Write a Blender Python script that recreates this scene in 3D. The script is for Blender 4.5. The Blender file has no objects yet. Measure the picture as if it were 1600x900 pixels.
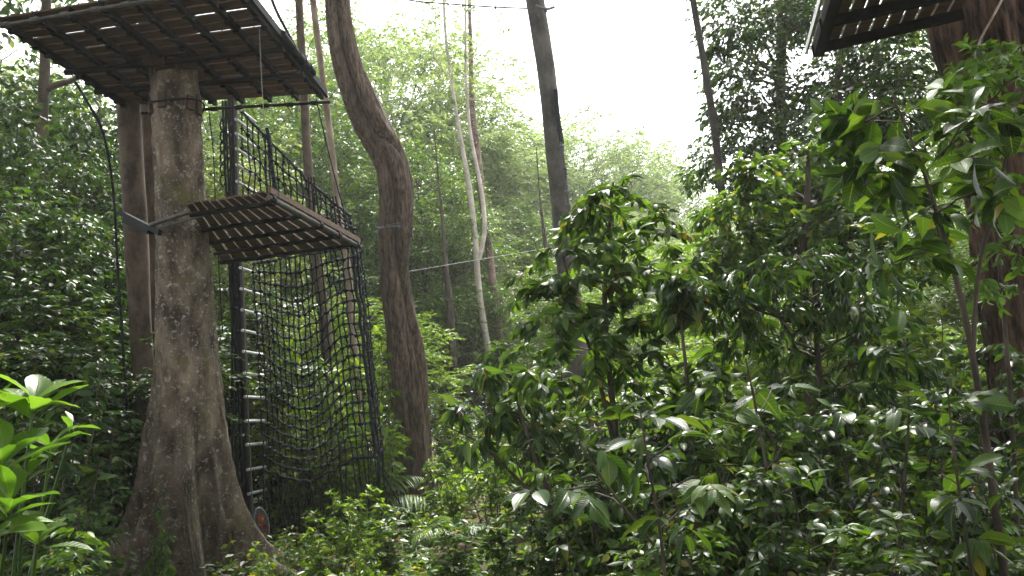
import bpy, math, random
import numpy as np

sc = bpy.context.scene
COL = sc.collection
R = math.radians
UP = np.array([0, 0, 1.0])

# ------------------------------------------------------------------ camera
F = 1250.0                       # focal length in photo pixels (1600 wide)
PITCH, ROLL, EYE = R(9.5), R(6.0), np.array([0.0, 0.0, 1.6])
_f = np.array([0, math.cos(PITCH), math.sin(PITCH)])
_r = np.array([1.0, 0, 0])
_u = np.array([0, -math.sin(PITCH), math.cos(PITCH)])
CX = math.cos(ROLL) * _r - math.sin(ROLL) * _u
CY = math.cos(ROLL) * _u + math.sin(ROLL) * _r


def P(px, py, d):
    """point seen at photo pixel (px, py), d metres into the forest"""
    return EYE + (_f + CX * ((px - 800) / F) + CY * ((450 - py) / F)) * d


def PZ(px, py, z):
    v = _f + CX * ((px - 800) / F) + CY * ((450 - py) / F)
    return EYE + v * ((z - EYE[2]) / v[2])


cam_d = bpy.data.cameras.new('camera')
cam_d.sensor_width = 36
cam_d.lens = 36 * F / 1600
cam_d.clip_end = 2000
cam_d.clip_start = 0.05
cam = bpy.data.objects.new('camera', cam_d)
COL.objects.link(cam)
import mathutils
M = mathutils.Matrix(((CX[0], CY[0], -_f[0], EYE[0]), (CX[1], CY[1], -_f[1], EYE[1]),
                      (CX[2], CY[2], -_f[2], EYE[2]), (0, 0, 0, 1)))
cam.matrix_world = M
sc.camera = cam


def gz(x, y):
    """height of the forest floor"""
    x = np.asarray(x, float)
    y = np.asarray(y, float)
    return 0.10 * np.sin(x * .35 + 1) * np.cos(y * .27) + 0.05 * np.sin(x * 1.1 + y * .8) - 0.03


# ------------------------------------------------------------------ nodes
def mat(name):
    m = bpy.data.materials.new(name)
    m.use_nodes = True
    nt = m.node_tree
    nt.nodes.clear()
    out = nt.nodes.new('ShaderNodeOutputMaterial')
    return m, nt, out


def nd(nt, t, **k):
    n = nt.nodes.new(t)
    for a, v in k.items():
        setattr(n, a, v)
    return n


def ramp(nt, stops, interp='LINEAR'):
    n = nt.nodes.new('ShaderNodeValToRGB')
    n.color_ramp.interpolation = interp
    e = n.color_ramp.elements
    while len(e) < len(stops):
        e.new(0.5)
    for el, (p, c) in zip(e, stops):
        el.position = p
        el.color = (*c, 1)
    return n


def leaf_mat(name, stops, rough=.42, trans=.35, spec=.5, tmul=(1.5, 1.6, .7), veins=False, holes=False):
    m, nt, out = mat(name)
    L = nt.links.new
    g = nd(nt, 'ShaderNodeNewGeometry')
    rp = ramp(nt, stops)
    L(g.outputs['Random Per Island'], rp.inputs[0])
    col = rp.outputs[0]
    # slow drift of hue through the plant
    tc = nd(nt, 'ShaderNodeTexCoord')
    nz = nd(nt, 'ShaderNodeTexNoise')
    nz.inputs['Scale'].default_value = 1.1
    nz.inputs['Detail'].default_value = 1
    L(tc.outputs['Object'], nz.inputs['Vector'])
    hs = nd(nt, 'ShaderNodeHueSaturation')
    mr = nd(nt, 'ShaderNodeMapRange')
    mr.inputs[1].default_value = .3
    mr.inputs[2].default_value = .7
    mr.inputs[3].default_value = .7
    mr.inputs[4].default_value = 1.3
    L(nz.outputs[0], mr.inputs[0])
    L(mr.outputs[0], hs.inputs['Value'])
    L(col, hs.inputs['Color'])
    col = hs.outputs[0]
    bump = None
    if veins:
        uv = nd(nt, 'ShaderNodeUVMap')
        sx = nd(nt, 'ShaderNodeSeparateXYZ')
        L(uv.outputs[0], sx.inputs[0])
        ab = nd(nt, 'ShaderNodeMath', operation='ABSOLUTE')
        L(sx.outputs[0], ab.inputs[0])               # 0 at midrib, 1 at edge
        mid = nd(nt, 'ShaderNodeMapRange')
        mid.inputs[1].default_value = .02
        mid.inputs[2].default_value = .09
        mid.inputs[3].default_value = 1
        mid.inputs[4].default_value = 0
        L(ab.outputs[0], mid.inputs[0])
        a1 = nd(nt, 'ShaderNodeMath', operation='MULTIPLY')
        a1.inputs[1].default_value = -.16
        L(ab.outputs[0], a1.inputs[0])
        a2 = nd(nt, 'ShaderNodeMath', operation='ADD')
        L(sx.outputs[1], a2.inputs[0])
        L(a1.outputs[0], a2.inputs[1])
        a3 = nd(nt, 'ShaderNodeMath', operation='MULTIPLY')
        a3.inputs[1].default_value = 10
        L(a2.outputs[0], a3.inputs[0])
        a4 = nd(nt, 'ShaderNodeMath', operation='PINGPONG')
        a4.inputs[1].default_value = .5
        L(a3.outputs[0], a4.inputs[0])
        sv = nd(nt, 'ShaderNodeMapRange')
        sv.inputs[1].default_value = .0
        sv.inputs[2].default_value = .09
        sv.inputs[3].default_value = .6
        sv.inputs[4].default_value = 0
        L(a4.outputs[0], sv.inputs[0])
        mx = nd(nt, 'ShaderNodeMath', operation='MAXIMUM')
        L(mid.outputs[0], mx.inputs[0])
        L(sv.outputs[0], mx.inputs[1])
        mixv = nd(nt, 'ShaderNodeMix', data_type='RGBA')
        mv = nd(nt, 'ShaderNodeMath', operation='MULTIPLY')
        mv.inputs[1].default_value = .55
        L(mx.outputs[0], mv.inputs[0])
        L(mv.outputs[0], mixv.inputs[0])
        L(col, mixv.inputs[6])
        mixv.inputs[7].default_value = (.16, .22, .06, 1)
        col = mixv.outputs[2]
        # blotches of brown age spots
        sp = nd(nt, 'ShaderNodeTexNoise')
        sp.inputs['Scale'].default_value = 24
        L(tc.outputs['Object'], sp.inputs['Vector'])
        spr = nd(nt, 'ShaderNodeMapRange')
        spr.inputs[1].default_value = .69
        spr.inputs[2].default_value = .74
        spr.inputs[3].default_value = 0
        spr.inputs[4].default_value = .7
        L(sp.outputs[0], spr.inputs[0])
        ms = nd(nt, 'ShaderNodeMix', data_type='RGBA')
        L(spr.outputs[0], ms.inputs[0])
        L(col, ms.inputs[6])
        ms.inputs[7].default_value = (.10, .06, .025, 1)
        col = ms.outputs[2]
        bump = nd(nt, 'ShaderNodeBump')
        bump.inputs['Strength'].default_value = .35
        bump.inputs['Distance'].default_value = .004
        inv = nd(nt, 'ShaderNodeMath', operation='SUBTRACT')
        inv.inputs[0].default_value = 1
        L(mx.outputs[0], inv.inputs[1])
        L(inv.outputs[0], bump.inputs['Height'])
    b = nd(nt, 'ShaderNodeBsdfPrincipled')
    L(col, b.inputs['Base Color'])
    b.inputs['Roughness'].default_value = rough
    b.inputs['Specular IOR Level'].default_value = spec
    if bump:
        L(bump.outputs[0], b.inputs['Normal'])
    t = nd(nt, 'ShaderNodeBsdfTranslucent')
    tm = nd(nt, 'ShaderNodeMix', data_type='RGBA', blend_type='MULTIPLY')
    tm.inputs[0].default_value = 1
    L(col, tm.inputs[6])
    tm.inputs[7].default_value = (*tmul, 1)
    L(tm.outputs[2], t.inputs['Color'])
    mxs = nd(nt, 'ShaderNodeMixShader')
    mxs.inputs[0].default_value = trans
    L(b.outputs[0], mxs.inputs[1])
    L(t.outputs[0], mxs.inputs[2])
    L(mxs.outputs[0], out.inputs['Surface'])
    return m


def bark_mat(name, c0, c1, patch=None, patch_amt=.5, scale=1.0, streak=6.0, bumpd=.02, moss=None, crack=.5):
    m, nt, out = mat(name)
    L = nt.links.new
    tc = nd(nt, 'ShaderNodeTexCoord')
    mp = nd(nt, 'ShaderNodeMapping')
    mp.inputs['Scale'].default_value = (streak * scale, streak * scale, scale)
    L(tc.outputs['Object'], mp.inputs[0])
    n1 = nd(nt, 'ShaderNodeTexNoise')
    n1.inputs['Scale'].default_value = 2.2
    n1.inputs['Detail'].default_value = 8
    n1.inputs['Roughness'].default_value = .65
    L(mp.outputs[0], n1.inputs['Vector'])
    rp = ramp(nt, [(.38, c0), (.62, c1)])
    L(n1.outputs[0], rp.inputs[0])
    col = rp.outputs[0]
    n2 = nd(nt, 'ShaderNodeTexNoise')
    n2.inputs['Scale'].default_value = 1.3 * scale
    n2.inputs['Detail'].default_value = 4
    L(tc.outputs['Object'], n2.inputs['Vector'])
    hs = nd(nt, 'ShaderNodeHueSaturation')
    mr = nd(nt, 'ShaderNodeMapRange')
    mr.inputs[1].default_value = .3
    mr.inputs[2].default_value = .7
    mr.inputs[3].default_value = .72
    mr.inputs[4].default_value = 1.22
    L(n2.outputs[0], mr.inputs[0])
    L(mr.outputs[0], hs.inputs['Value'])
    L(col, hs.inputs['Color'])
    col = hs.outputs[0]

    def patches(col, c, amt, sc_, thr):
        v = nd(nt, 'ShaderNodeTexNoise')
        v.inputs['Scale'].default_value = sc_
        v.inputs['Detail'].default_value = 5
        v.inputs['Roughness'].default_value = .7
        L(tc.outputs['Object'], v.inputs['Vector'])
        q = nd(nt, 'ShaderNodeMapRange')
        q.inputs[1].default_value = thr
        q.inputs[2].default_value = thr + .05
        q.inputs[3].default_value = 0
        q.inputs[4].default_value = amt
        L(v.outputs[0], q.inputs[0])
        x = nd(nt, 'ShaderNodeMix', data_type='RGBA')
        L(q.outputs[0], x.inputs[0])
        L(col, x.inputs[6])
        x.inputs[7].default_value = (*c, 1)
        return x.outputs[2]
    if patch:
        col = patches(col, patch, patch_amt, 13 * scale, .57)
        col = patches(col, tuple(min(1, k * 1.35) for k in patch), patch_amt, 31 * scale, .60)
    if moss:
        col = patches(col, moss, .75, 2.4 * scale, .58)
    b = nd(nt, 'ShaderNodeBsdfPrincipled')
    b.inputs['Roughness'].default_value = .85
    b.inputs['Specular IOR Level'].default_value = .25
    L(col, b.inputs['Base Color'])
    n3 = nd(nt, 'ShaderNodeTexNoise')
    n3.inputs['Scale'].default_value = 5
    n3.inputs['Detail'].default_value = 6
    n3.inputs['Roughness'].default_value = .7
    L(mp.outputs[0], n3.inputs['Vector'])
    ad = nd(nt, 'ShaderNodeMath', operation='ADD')
    L(n3.outputs[0], ad.inputs[0])
    L(n1.outputs[0], ad.inputs[1])
    bp = nd(nt, 'ShaderNodeBump')
    bp.inputs['Strength'].default_value = .9
    bp.inputs['Distance'].default_value = bumpd
    L(ad.outputs[0], bp.inputs['Height'])
    L(bp.outputs[0], b.inputs['Normal'])
    L(b.outputs[0], out.inputs['Surface'])
    return m


def plain_mat(name, c0, c1, rough=.7, metal=0.0, nscale=8, stretch=(1, 1, 1), bumpd=.004, spec=.3):
    m, nt, out = mat(name)
    L = nt.links.new
    tc = nd(nt, 'ShaderNodeTexCoord')
    mp = nd(nt, 'ShaderNodeMapping')
    mp.inputs['Scale'].default_value = stretch
    L(tc.outputs['Object'], mp.inputs[0])
    n1 = nd(nt, 'ShaderNodeTexNoise')
    n1.inputs['Scale'].default_value = nscale
    n1.inputs['Detail'].default_value = 6
    n1.inputs['Roughness'].default_value = .65
    L(mp.outputs[0], n1.inputs['Vector'])
    rp = ramp(nt, [(.32, c0), (.68, c1)])
    L(n1.outputs[0], rp.inputs[0])
    b = nd(nt, 'ShaderNodeBsdfPrincipled')
    b.inputs['Roughness'].default_value = rough
    b.inputs['Metallic'].default_value = metal
    b.inputs['Specular IOR Level'].default_value = spec
    L(rp.outputs[0], b.inputs['Base Color'])
    bp = nd(nt, 'ShaderNodeBump')
    bp.inputs['Strength'].default_value = .6
    bp.inputs['Distance'].default_value = bumpd
    L(n1.outputs[0], bp.inputs['Height'])
    L(bp.outputs[0], b.inputs['Normal'])
    L(b.outputs[0], out.inputs['Surface'])
    return m


# ---- foliage colours
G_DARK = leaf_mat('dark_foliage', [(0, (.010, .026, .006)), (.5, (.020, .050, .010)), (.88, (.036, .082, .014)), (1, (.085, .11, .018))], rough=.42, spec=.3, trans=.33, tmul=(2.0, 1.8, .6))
G_MID = leaf_mat('mid_foliage', [(0, (.024, .060, .008)), (.5, (.046, .100, .013)), (.88, (.075, .145, .018)), (1, (.15, .16, .03))], rough=.42, spec=.32, trans=.42, tmul=(2.0, 1.8, .6))
G_BRIGHT = leaf_mat('sun_bright_foliage', [(0, (.05, .11, .012)), (.6, (.095, .18, .018)), (1, (.17, .25, .03))], rough=.42, spec=.35, trans=.46, tmul=(1.9, 1.7, .6))  # fresh green, colour raised to stand in for sunlight on the leaves
G_PALE = leaf_mat('haze_pale_foliage', [(0, (.085, .14, .05)), (.5, (.13, .19, .075)), (1, (.19, .25, .11))], rough=.5, spec=.25, trans=.45, tmul=(1.6, 1.5, .9))  # leaf colour lightened to stand in for distant haze and glare
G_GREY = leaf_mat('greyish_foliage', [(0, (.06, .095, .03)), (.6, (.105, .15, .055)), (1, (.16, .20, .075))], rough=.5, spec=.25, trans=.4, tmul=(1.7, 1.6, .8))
G_NEAR = leaf_mat('glossy_broad_leaf', [(0, (.008, .024, .008)), (.4, (.018, .048, .012)), (.78, (.038, .088, .016)), (.96, (.07, .125, .02)), (.985, (.13, .11, .02)), (1, (.07, .045, .02))], rough=.36, spec=.35, veins=True, trans=.36, tmul=(2.0, 1.8, .6))
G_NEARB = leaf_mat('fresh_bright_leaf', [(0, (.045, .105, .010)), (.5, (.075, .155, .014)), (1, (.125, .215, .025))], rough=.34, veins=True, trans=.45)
G_NEARM = leaf_mat('fresh_broad_leaf', [(0, (.010, .028, .007)), (.4, (.024, .062, .010)), (.75, (.045, .105, .015)), (.965, (.08, .15, .022)), (.988, (.15, .15, .03)), (1, (.08, .05, .02))], rough=.44, spec=.3, veins=True, trans=.42, tmul=(1.9, 1.7, .6))
G_COVER = leaf_mat('ground_cover_leaf', [(0, (.018, .045, .008)), (.5, (.050, .105, .014)), (.9, (.10, .17, .022)), (.96, (.22, .18, .05)), (1, (.18, .10, .04))], rough=.4, trans=.42, tmul=(1.9, 1.7, .6))

B_GREY = bark_mat('lichened_grey_bark', (.045, .034, .024), (.19, .152, .112), patch=(.36, .34, .28), patch_amt=.6, streak=2.2, bumpd=.025, moss=(.10, .10, .035))
B_BROWN = bark_mat('brown_stringy_bark', (.030, .020, .013), (.16, .112, .080), patch=(.24, .21, .17), patch_amt=.2, scale=1.7, streak=7, bumpd=.04)
B_RED = bark_mat('reddish_furrowed_bark', (.024, .014, .010), (.16, .10, .07), streak=6, bumpd=.06)
B_SLIM = bark_mat('smooth_brown_bark', (.042, .031, .022), (.118, .090, .064), patch=(.16, .14, .11), patch_amt=.25, streak=2, bumpd=.008)
B_DARK = bark_mat('dark_bark', (.03, .024, .018), (.09, .072, .055), streak=4, bumpd=.01)
B_GREYTALL = bark_mat('grey_pole_bark', (.040, .036, .032), (.10, .09, .08), patch=(.14, .13, .115), patch_amt=.3, streak=1.6, bumpd=.012)
B_WHITE = bark_mat('chalky_white_bark', (.34, .30, .25), (.58, .53, .47), patch=(.22, .18, .13), patch_amt=.6, streak=1.2, bumpd=.008)

M_PLANK = plain_mat('weathered_plank', (.05, .03, .02), (.16, .10, .07), rough=.8, nscale=5, stretch=(1.2, 6, 6))
M_BEAM = plain_mat('dark_beam', (.008, .0075, .007), (.022, .020, .019), spec=.12, rough=.8, nscale=9)
M_PIPE = plain_mat('weathered_steel_pipe', (.045, .043, .038), (.11, .105, .095), rough=.55, metal=.2, nscale=14)
M_STEEL = plain_mat('pale_galvanised_steel', (.45, .45, .44), (.72, .72, .70), rough=.42, metal=.35, nscale=20)
M_ROPE = plain_mat('black_rope', (.006, .008, .010), (.018, .023, .026), rough=.75, nscale=60, spec=.12)
M_ROPEG = plain_mat('grey_rope', (.05, .05, .052), (.13, .13, .135), rough=.8, nscale=60)
M_WIRE = plain_mat('steel_wire', (.12, .12, .12), (.24, .24, .24), rough=.55, metal=.3, nscale=40)
M_BLOCK = plain_mat('wooden_block', (.04, .028, .02), (.10, .072, .05), rough=.85, nscale=12, stretch=(5, 5, 1))
M_POST = plain_mat('dark_wooden_post', (.010, .009, .008), (.030, .026, .022), spec=.12, rough=.9, nscale=7, stretch=(6, 6, 1))
M_SIGN = plain_mat('dark_sign_face', (.035, .04, .042), (.06, .066, .068), rough=.35, nscale=20)
M_SIGNRIM = plain_mat('grey_sign_rim', (.10, .11, .12), (.2, .21, .23), rough=.4, nscale=20)
M_ORANGE = plain_mat('orange_print', (.22, .06, .015), (.3, .08, .02), rough=.5, nscale=20)
M_REDP = plain_mat('red_print', (.13, .02, .02), (.18, .03, .028), rough=.5, nscale=20)
M_GROUND = plain_mat('leaf_litter_soil', (.02, .014, .009), (.085, .06, .036), rough=.95, nscale=9, bumpd=.03)

# ------------------------------------------------------------------ mesh helpers


class MB:
    """collects triangles / quads with one material index and uv per face set"""

    def __init__(s):
        s.V, s.L, s.T, s.UV, s.MI, s.n = [], [], [], [], [], 0

    def add(s, V, faces, mi=0, uv=None):
        """faces: int array (k, 3|4)"""
        V = np.asarray(V, np.float64)
        faces = np.asarray(faces, np.int64)
        s.V.append(V)
        s.L.append((faces + s.n).ravel())
        s.T.append(np.full(len(faces), faces.shape[1], np.int32))
        s.MI.append(np.full(len(faces), mi, np.int32))
        s.UV.append(np.zeros((faces.size, 2)) if uv is None else uv[faces.ravel()])
        s.n += len(V)

    def tube(s, pts, rad, sides=6, mi=0, caps=True):
        pts = np.asarray(pts, float)
        n = len(pts)
        rad = np.broadcast_to(np.asarray(rad, float), (n,))
        T = np.gradient(pts, axis=0)
        T /= np.linalg.norm(T, axis=1)[:, None] + 1e-12
        ref = np.array([1.0, 0, 0]) if abs(T[0][2]) > .7 else UP
        X = np.zeros_like(pts)
        x = np.cross(T[0], ref)
        x /= np.linalg.norm(x)
        for i in range(n):
            x = x - T[i] * (x @ T[i])
            x /= np.linalg.norm(x) + 1e-12
            X[i] = x
        Y = np.cross(T, X)
        a = np.arange(sides) * 2 * math.pi / sides
        V = pts[:, None] + rad[:, None, None] * (np.cos(a)[None, :, None] * X[:, None] + np.sin(a)[None, :, None] * Y[:, None])
        i, j = np.meshgrid(np.arange(n - 1), np.arange(sides), indexing='ij')
        j2 = (j + 1) % sides
        q = np.stack([i * sides + j, i * sides + j2, (i + 1) * sides + j2, (i + 1) * sides + j], -1).reshape(-1, 4)
        V = V.reshape(-1, 3)
        s.add(V, q, mi)
        if caps:
            c = np.vstack([V[:sides], V[-sides:], pts[:1], pts[-1:]])
            k = np.arange(sides)
            k2 = (k + 1) % sides
            f = np.vstack([np.stack([np.full(sides, 2 * sides), k2, k], -1), np.stack([np.full(sides, 2 * sides + 1), sides + k, sides + k2], -1)])
            s.add(c, f, mi)

    def box(s, c, ax, ay, az, mi=0):
        """box with half-axes ax ay az (vectors)"""
        c, ax, ay, az = map(lambda v: np.asarray(v, float), (c, ax, ay, az))
        V = [c + i * ax + j * ay + k * az for k in (-1, 1) for j in (-1, 1) for i in (-1, 1)]
        f = [(0, 2, 3, 1), (4, 5, 7, 6), (0, 1, 5, 4), (2, 6, 7, 3), (0, 4, 6, 2), (1, 3, 7, 5)]
        s.add(V, f, mi)

    def slab(s, quad, th, mi=0):
        """prism from four top corners, th thick downwards"""
        q = np.asarray(quad, float)
        V = np.vstack([q, q - UP * th])
        f = [(0, 1, 2, 3), (7, 6, 5, 4), (0, 4, 5, 1), (1, 5, 6, 2), (2, 6, 7, 3), (3, 7, 4, 0)]
        s.add(V, f, mi)

    def ball(s, c, r, mi=0, sq=(1, 1, 1)):
        # octahedron split once
        o = np.array([(1, 0, 0), (-1, 0, 0), (0, 1, 0), (0, -1, 0), (0, 0, 1), (0, 0, -1)], float)
        ed = np.array([(1, 0, 1), (1, 0, -1), (-1, 0, 1), (-1, 0, -1), (0, 1, 1), (0, 1, -1), (0, -1, 1), (0, -1, -1), (1, 1, 0), (1, -1, 0), (-1, 1, 0), (-1, -1, 0)], float) / math.sqrt(2)
        V = np.vstack([o, ed])
        idx = {tuple(np.round(v * 10).astype(int)): i for i, v in enumerate(V)}

        def mid(a, b):
            m = (o[a] + o[b])
            m /= np.linalg.norm(m)
            return idx[tuple(np.round(m * 10).astype(int))]
        f = []
        for a in (0, 1):
            for b in (2, 3):
                for c_ in (4, 5):
                    m1, m2, m3 = mid(a, b), mid(b, c_), mid(c_, a)
                    for t in ((a, m1, m3), (m1, b, m2), (m3, m2, c_), (m1, m2, m3)):
                        va, vb, vc = V[t[0]], V[t[1]], V[t[2]]
                        f.append(t if np.dot(np.cross(vb - va, vc - va), va) > 0 else t[::-1])
        s.add(V * r * np.array(sq) + np.asarray(c), np.array(f), mi)

    def mesh(s, name, mats, origin=(0, 0, 0), smooth=True):
        V = np.vstack(s.V) - np.asarray(origin, float)
        L = np.concatenate(s.L)
        T = np.concatenate(s.T)
        me = bpy.data.meshes.new(name)
        me.vertices.add(len(V))
        me.vertices.foreach_set('co', V.astype(np.float32).ravel())
        me.loops.add(len(L))
        me.loops.foreach_set('vertex_index', L.astype(np.int32))
        me.polygons.add(len(T))
        st = np.zeros(len(T), np.int32)
        st[1:] = np.cumsum(T)[:-1]
        me.polygons.foreach_set('loop_start', st)
        me.polygons.foreach_set('loop_total', T)
        me.polygons.foreach_set('material_index', np.concatenate(s.MI))
        me.polygons.foreach_set('use_smooth', np.full(len(T), bool(smooth)))
        uv = np.vstack(s.UV)
        if np.any(uv):
            ul = me.uv_layers.new(name='UVMap')
            ul.data.foreach_set('uv', uv.astype(np.float32).ravel())
        for m in (mats if isinstance(mats, (list, tuple)) else [mats]):
            me.materials.append(m)
        me.update(calc_edges=True)
        return me


def ob(name, me, parent=None, loc=(0, 0, 0)):
    o = bpy.data.objects.new(name, me)
    COL.objects.link(o)
    o.location = tuple(float(v) for v in loc)
    if parent is not None:
        o.parent = parent
    return o


def tag(o, label=None, cat=None, group=None, kind=None):
    if label:
        o['label'] = label
    if cat:
        o['category'] = cat
    if group:
        o['group'] = group
    if kind:
        o['kind'] = kind
    return o


def thing(name, label, cat, loc=(0, 0, 0), group=None):
    o = ob(name, None, None, loc)
    o.empty_display_size = .2
    return tag(o, label, cat, group)


def part(name, mb, m, parent, smooth=True, world=True):
    """a child mesh whose geometry was given in world space (or local, world=False)"""
    org = np.array(parent.location) if world else np.zeros(3)
    q = parent.parent
    while world and q is not None:
        org = org + np.array(q.location)
        q = q.parent
    return ob(name, mb.mesh(name, m, org, smooth), parent)


def spline(pts, n):
    """Catmull-Rom through rows of pts (any width), n samples, by chord length"""
    p = np.asarray(pts, float)
    d = np.linalg.norm(np.diff(p[:, :3], axis=0), axis=1)
    t = np.concatenate([[0], np.cumsum(d)])
    t /= t[-1]
    m = np.zeros_like(p)
    for i in range(len(p)):
        a, b = max(i - 1, 0), min(i + 1, len(p) - 1)
        m[i] = (p[b] - p[a]) / (t[b] - t[a] + 1e-9)
    out = []
    for u in np.linspace(0, 1, n):
        k = min(np.searchsorted(t, u, side='right') - 1, len(p) - 2)
        h = t[k + 1] - t[k]
        s = (u - t[k]) / h
        out.append((2 * s**3 - 3 * s**2 + 1) * p[k] + (s**3 - 2 * s**2 + s) * h * m[k] + (-2 * s**3 + 3 * s**2) * p[k + 1] + (s**3 - s**2) * h * m[k + 1])
    return np.array(out)


def pxpath(pts, d, n):
    """pts (px, py, half width px[, depth]) -> centre line (n,3), radius (n)"""
    rows = []
    for q in pts:
        dd = q[3] if len(q) > 3 else d
        c = P(q[0], q[1], dd)
        rows.append([*c, q[2] * dd / F])
    s = spline(rows, n)
    return s[:, :3], np.maximum(s[:, 3], .002)


def trunk_shape(mb, C, Rr, sides=28, fn=None, seed=0, rough=.03, mi=0, ridge=0.0):
    """trunk with its own cross-section: fn(theta, centre z, i) multiplies / adds to the radius"""
    rng = np.random.default_rng(seed)
    n = len(C)
    T = np.gradient(C, axis=0)
    T /= np.linalg.norm(T, axis=1)[:, None]
    X = np.array([1.0, 0, 0])[None] - T * T[:, :1]
    X /= np.linalg.norm(X, axis=1)[:, None]
    Y = np.cross(T, X)
    a = np.arange(sides) * 2 * math.pi / sides
    A, Z = np.meshgrid(a, C[:, 2])
    r = np.repeat(Rr[:, None], sides, 1)
    k = np.zeros_like(A)
    for _ in range(9):
        f = rng.integers(1, 9)
        w = rng.uniform(.5, 5) if f < 5 else rng.uniform(.2, 2)
        k += rng.uniform(.3, 1) / (1 + .25 * f) * np.sin(f * A + w * Z + rng.uniform(0, 6.3))
    r = r * (1 + rough * k)
    if ridge:
        g = np.zeros_like(A)
        for _ in range(10):
            f = rng.integers(11, 34)
            dr = rng.uniform(1.5, 4)
            g += np.abs(np.sin(f * A / 2 + rng.uniform(.3, 1.2) * np.sin(dr * Z + rng.uniform(0, 6)) + rng.uniform(0, 6))) * (.5 + .5 * np.sin(rng.uniform(2, 9) * Z + rng.integers(1, 4) * A + rng.uniform(0, 6)))
        r = r * (1 + ridge * (g / 5 - .32))
    if fn is not None:
        r = fn(A, Z, r)
    V = C[:, None] + r[..., None] * (np.cos(A)[..., None] * X[:, None] + np.sin(A)[..., None] * Y[:, None])
    i, j = np.meshgrid(np.arange(n - 1), np.arange(sides), indexing='ij')
    j2 = (j + 1) % sides
    q = np.stack([i * sides + j, i * sides + j2, (i + 1) * sides + j2, (i + 1) * sides + j], -1).reshape(-1, 4)
    V = V.reshape(-1, 3)
    if C[-1][2] < C[0][2]:
        q = q[:, ::-1]
    mb.add(V, q, mi)
    return V


# ------------------------------------------------------------------ leaves
def leaf_template(nl, nw, wr=.4, fold=.25, droop=.25, tip=1.0, wave=0.0, peak=.45):
    t = np.linspace(0, 1, nl + 1)
    e = math.log(.5) / math.log(peak)
    w = np.sin(np.pi * t**e)
    w = np.maximum(w, 0)**.85
    w = np.where(t > .75, w * (1 - .25 * tip * ((t - .75) / .25)), w)
    w[0] = .03
    w[-1] = .0
    s = np.linspace(-1, 1, nw + 1)
    Tm, S = np.meshgrid(t, s, indexing='ij')
    x = S * w[:, None] * wr * .5
    z = np.abs(x) * fold - droop * Tm**2 + wave * np.sin(Tm * 19 + S * 2) * np.abs(S)
    y = Tm * (1 - .35 * droop * Tm)
    V = np.stack([x, y, z], -1).reshape(-1, 3)
    uv = np.stack([S, Tm], -1).reshape(-1, 2)
    i, j = np.meshgrid(np.arange(nl), np.arange(nw), indexing='ij')
    a = i * (nw + 1) + j
    f = np.stack([a, a + 1, a + nw + 2, a + nw + 1], -1).reshape(-1, 4)
    return V, f, uv + np.array([0, 1e-4])


def leaf4(wr=.45, fold=.3):
    V = np.array([(0, 0, 0), (wr * .5, .42, wr * .5 * fold), (0, 1, -.12), (-wr * .5, .42, wr * .5 * fold)])
    f = np.array([(0, 1, 2), (0, 2, 3)])
    return V, f, np.array([(0, .001), (1, .42), (0, 1), (-1, .42)])


def leaf6(wr=.42, fold=.3, droop=.2):
    h = wr * .5
    V = np.array([(0, 0, 0), (h * .85, .27, h * fold), (h * .9, .6, h * fold - droop * .36), (0, 1, -droop), (-h * .9, .6, h * fold - droop * .36), (-h * .85, .27, h * fold), (0, .45, -droop * .2)])
    f = np.array([(0, 1, 6), (1, 2, 6), (2, 3, 6), (3, 4, 6), (4, 5, 6), (5, 0, 6)])
    return V, f, np.array([(0, .001), (1, .27), (1, .6), (0, 1), (-1, .6), (-1, .27), (0, .45)])


LT4 = [leaf4(.42), leaf4(.5, .15)]
LT6 = [leaf6(.40, .35, .15), leaf6(.46, .2, .3)]
LT6N = [leaf6(.27, .35, .2), leaf6(.30, .2, .35)]
LTB = [leaf_template(7, 4, .42, .3, .18, wave=.012), leaf_template(7, 4, .46, .18, .35, wave=.018), leaf_template(7, 4, .38, .4, .5, wave=.01)]
LTN = [leaf_template(6, 2, .30, .4, .25), leaf_template(6, 2, .33, .25, .45)]
LTO = [leaf_template(7, 4, .42, .35, .12, wave=.012, peak=.6), leaf_template(7, 4, .46, .25, .28, wave=.012, peak=.6)]


def nrm(v):
    return v / (np.linalg.norm(v, axis=-1, keepdims=True) + 1e-12)


def put_leaves(mb, rng, tmpl, base, ydir, nor, ln, mi=0):
    """stamp a leaf template at every base point"""
    n = len(base)
    if n == 0:
        return
    which = rng.integers(0, len(tmpl), n)
    yd = nrm(ydir)
    nz = nrm(nor - yd * np.sum(nor * yd, 1, keepdims=True))
    xd = np.cross(yd, nz)
    wf = rng.uniform(.8, 1.2, n)
    for k, (V, f, uv) in enumerate(tmpl):
        s = np.where(which == k)[0]
        if len(s) == 0:
            continue
        W = base[s, None] + ln[s, None, None] * (V[None, :, :1] * wf[s, None, None] * xd[s, None] + V[None, :, 1:2] * yd[s, None] + V[None, :, 2:] * nz[s, None])
        nv = len(V)
        ff = (f[None] + (np.arange(len(s)) * nv)[:, None, None]).reshape(-1, f.shape[1])
        mb.add(W.reshape(-1, 3), ff, mi, np.tile(uv, (len(s), 1)))


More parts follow.
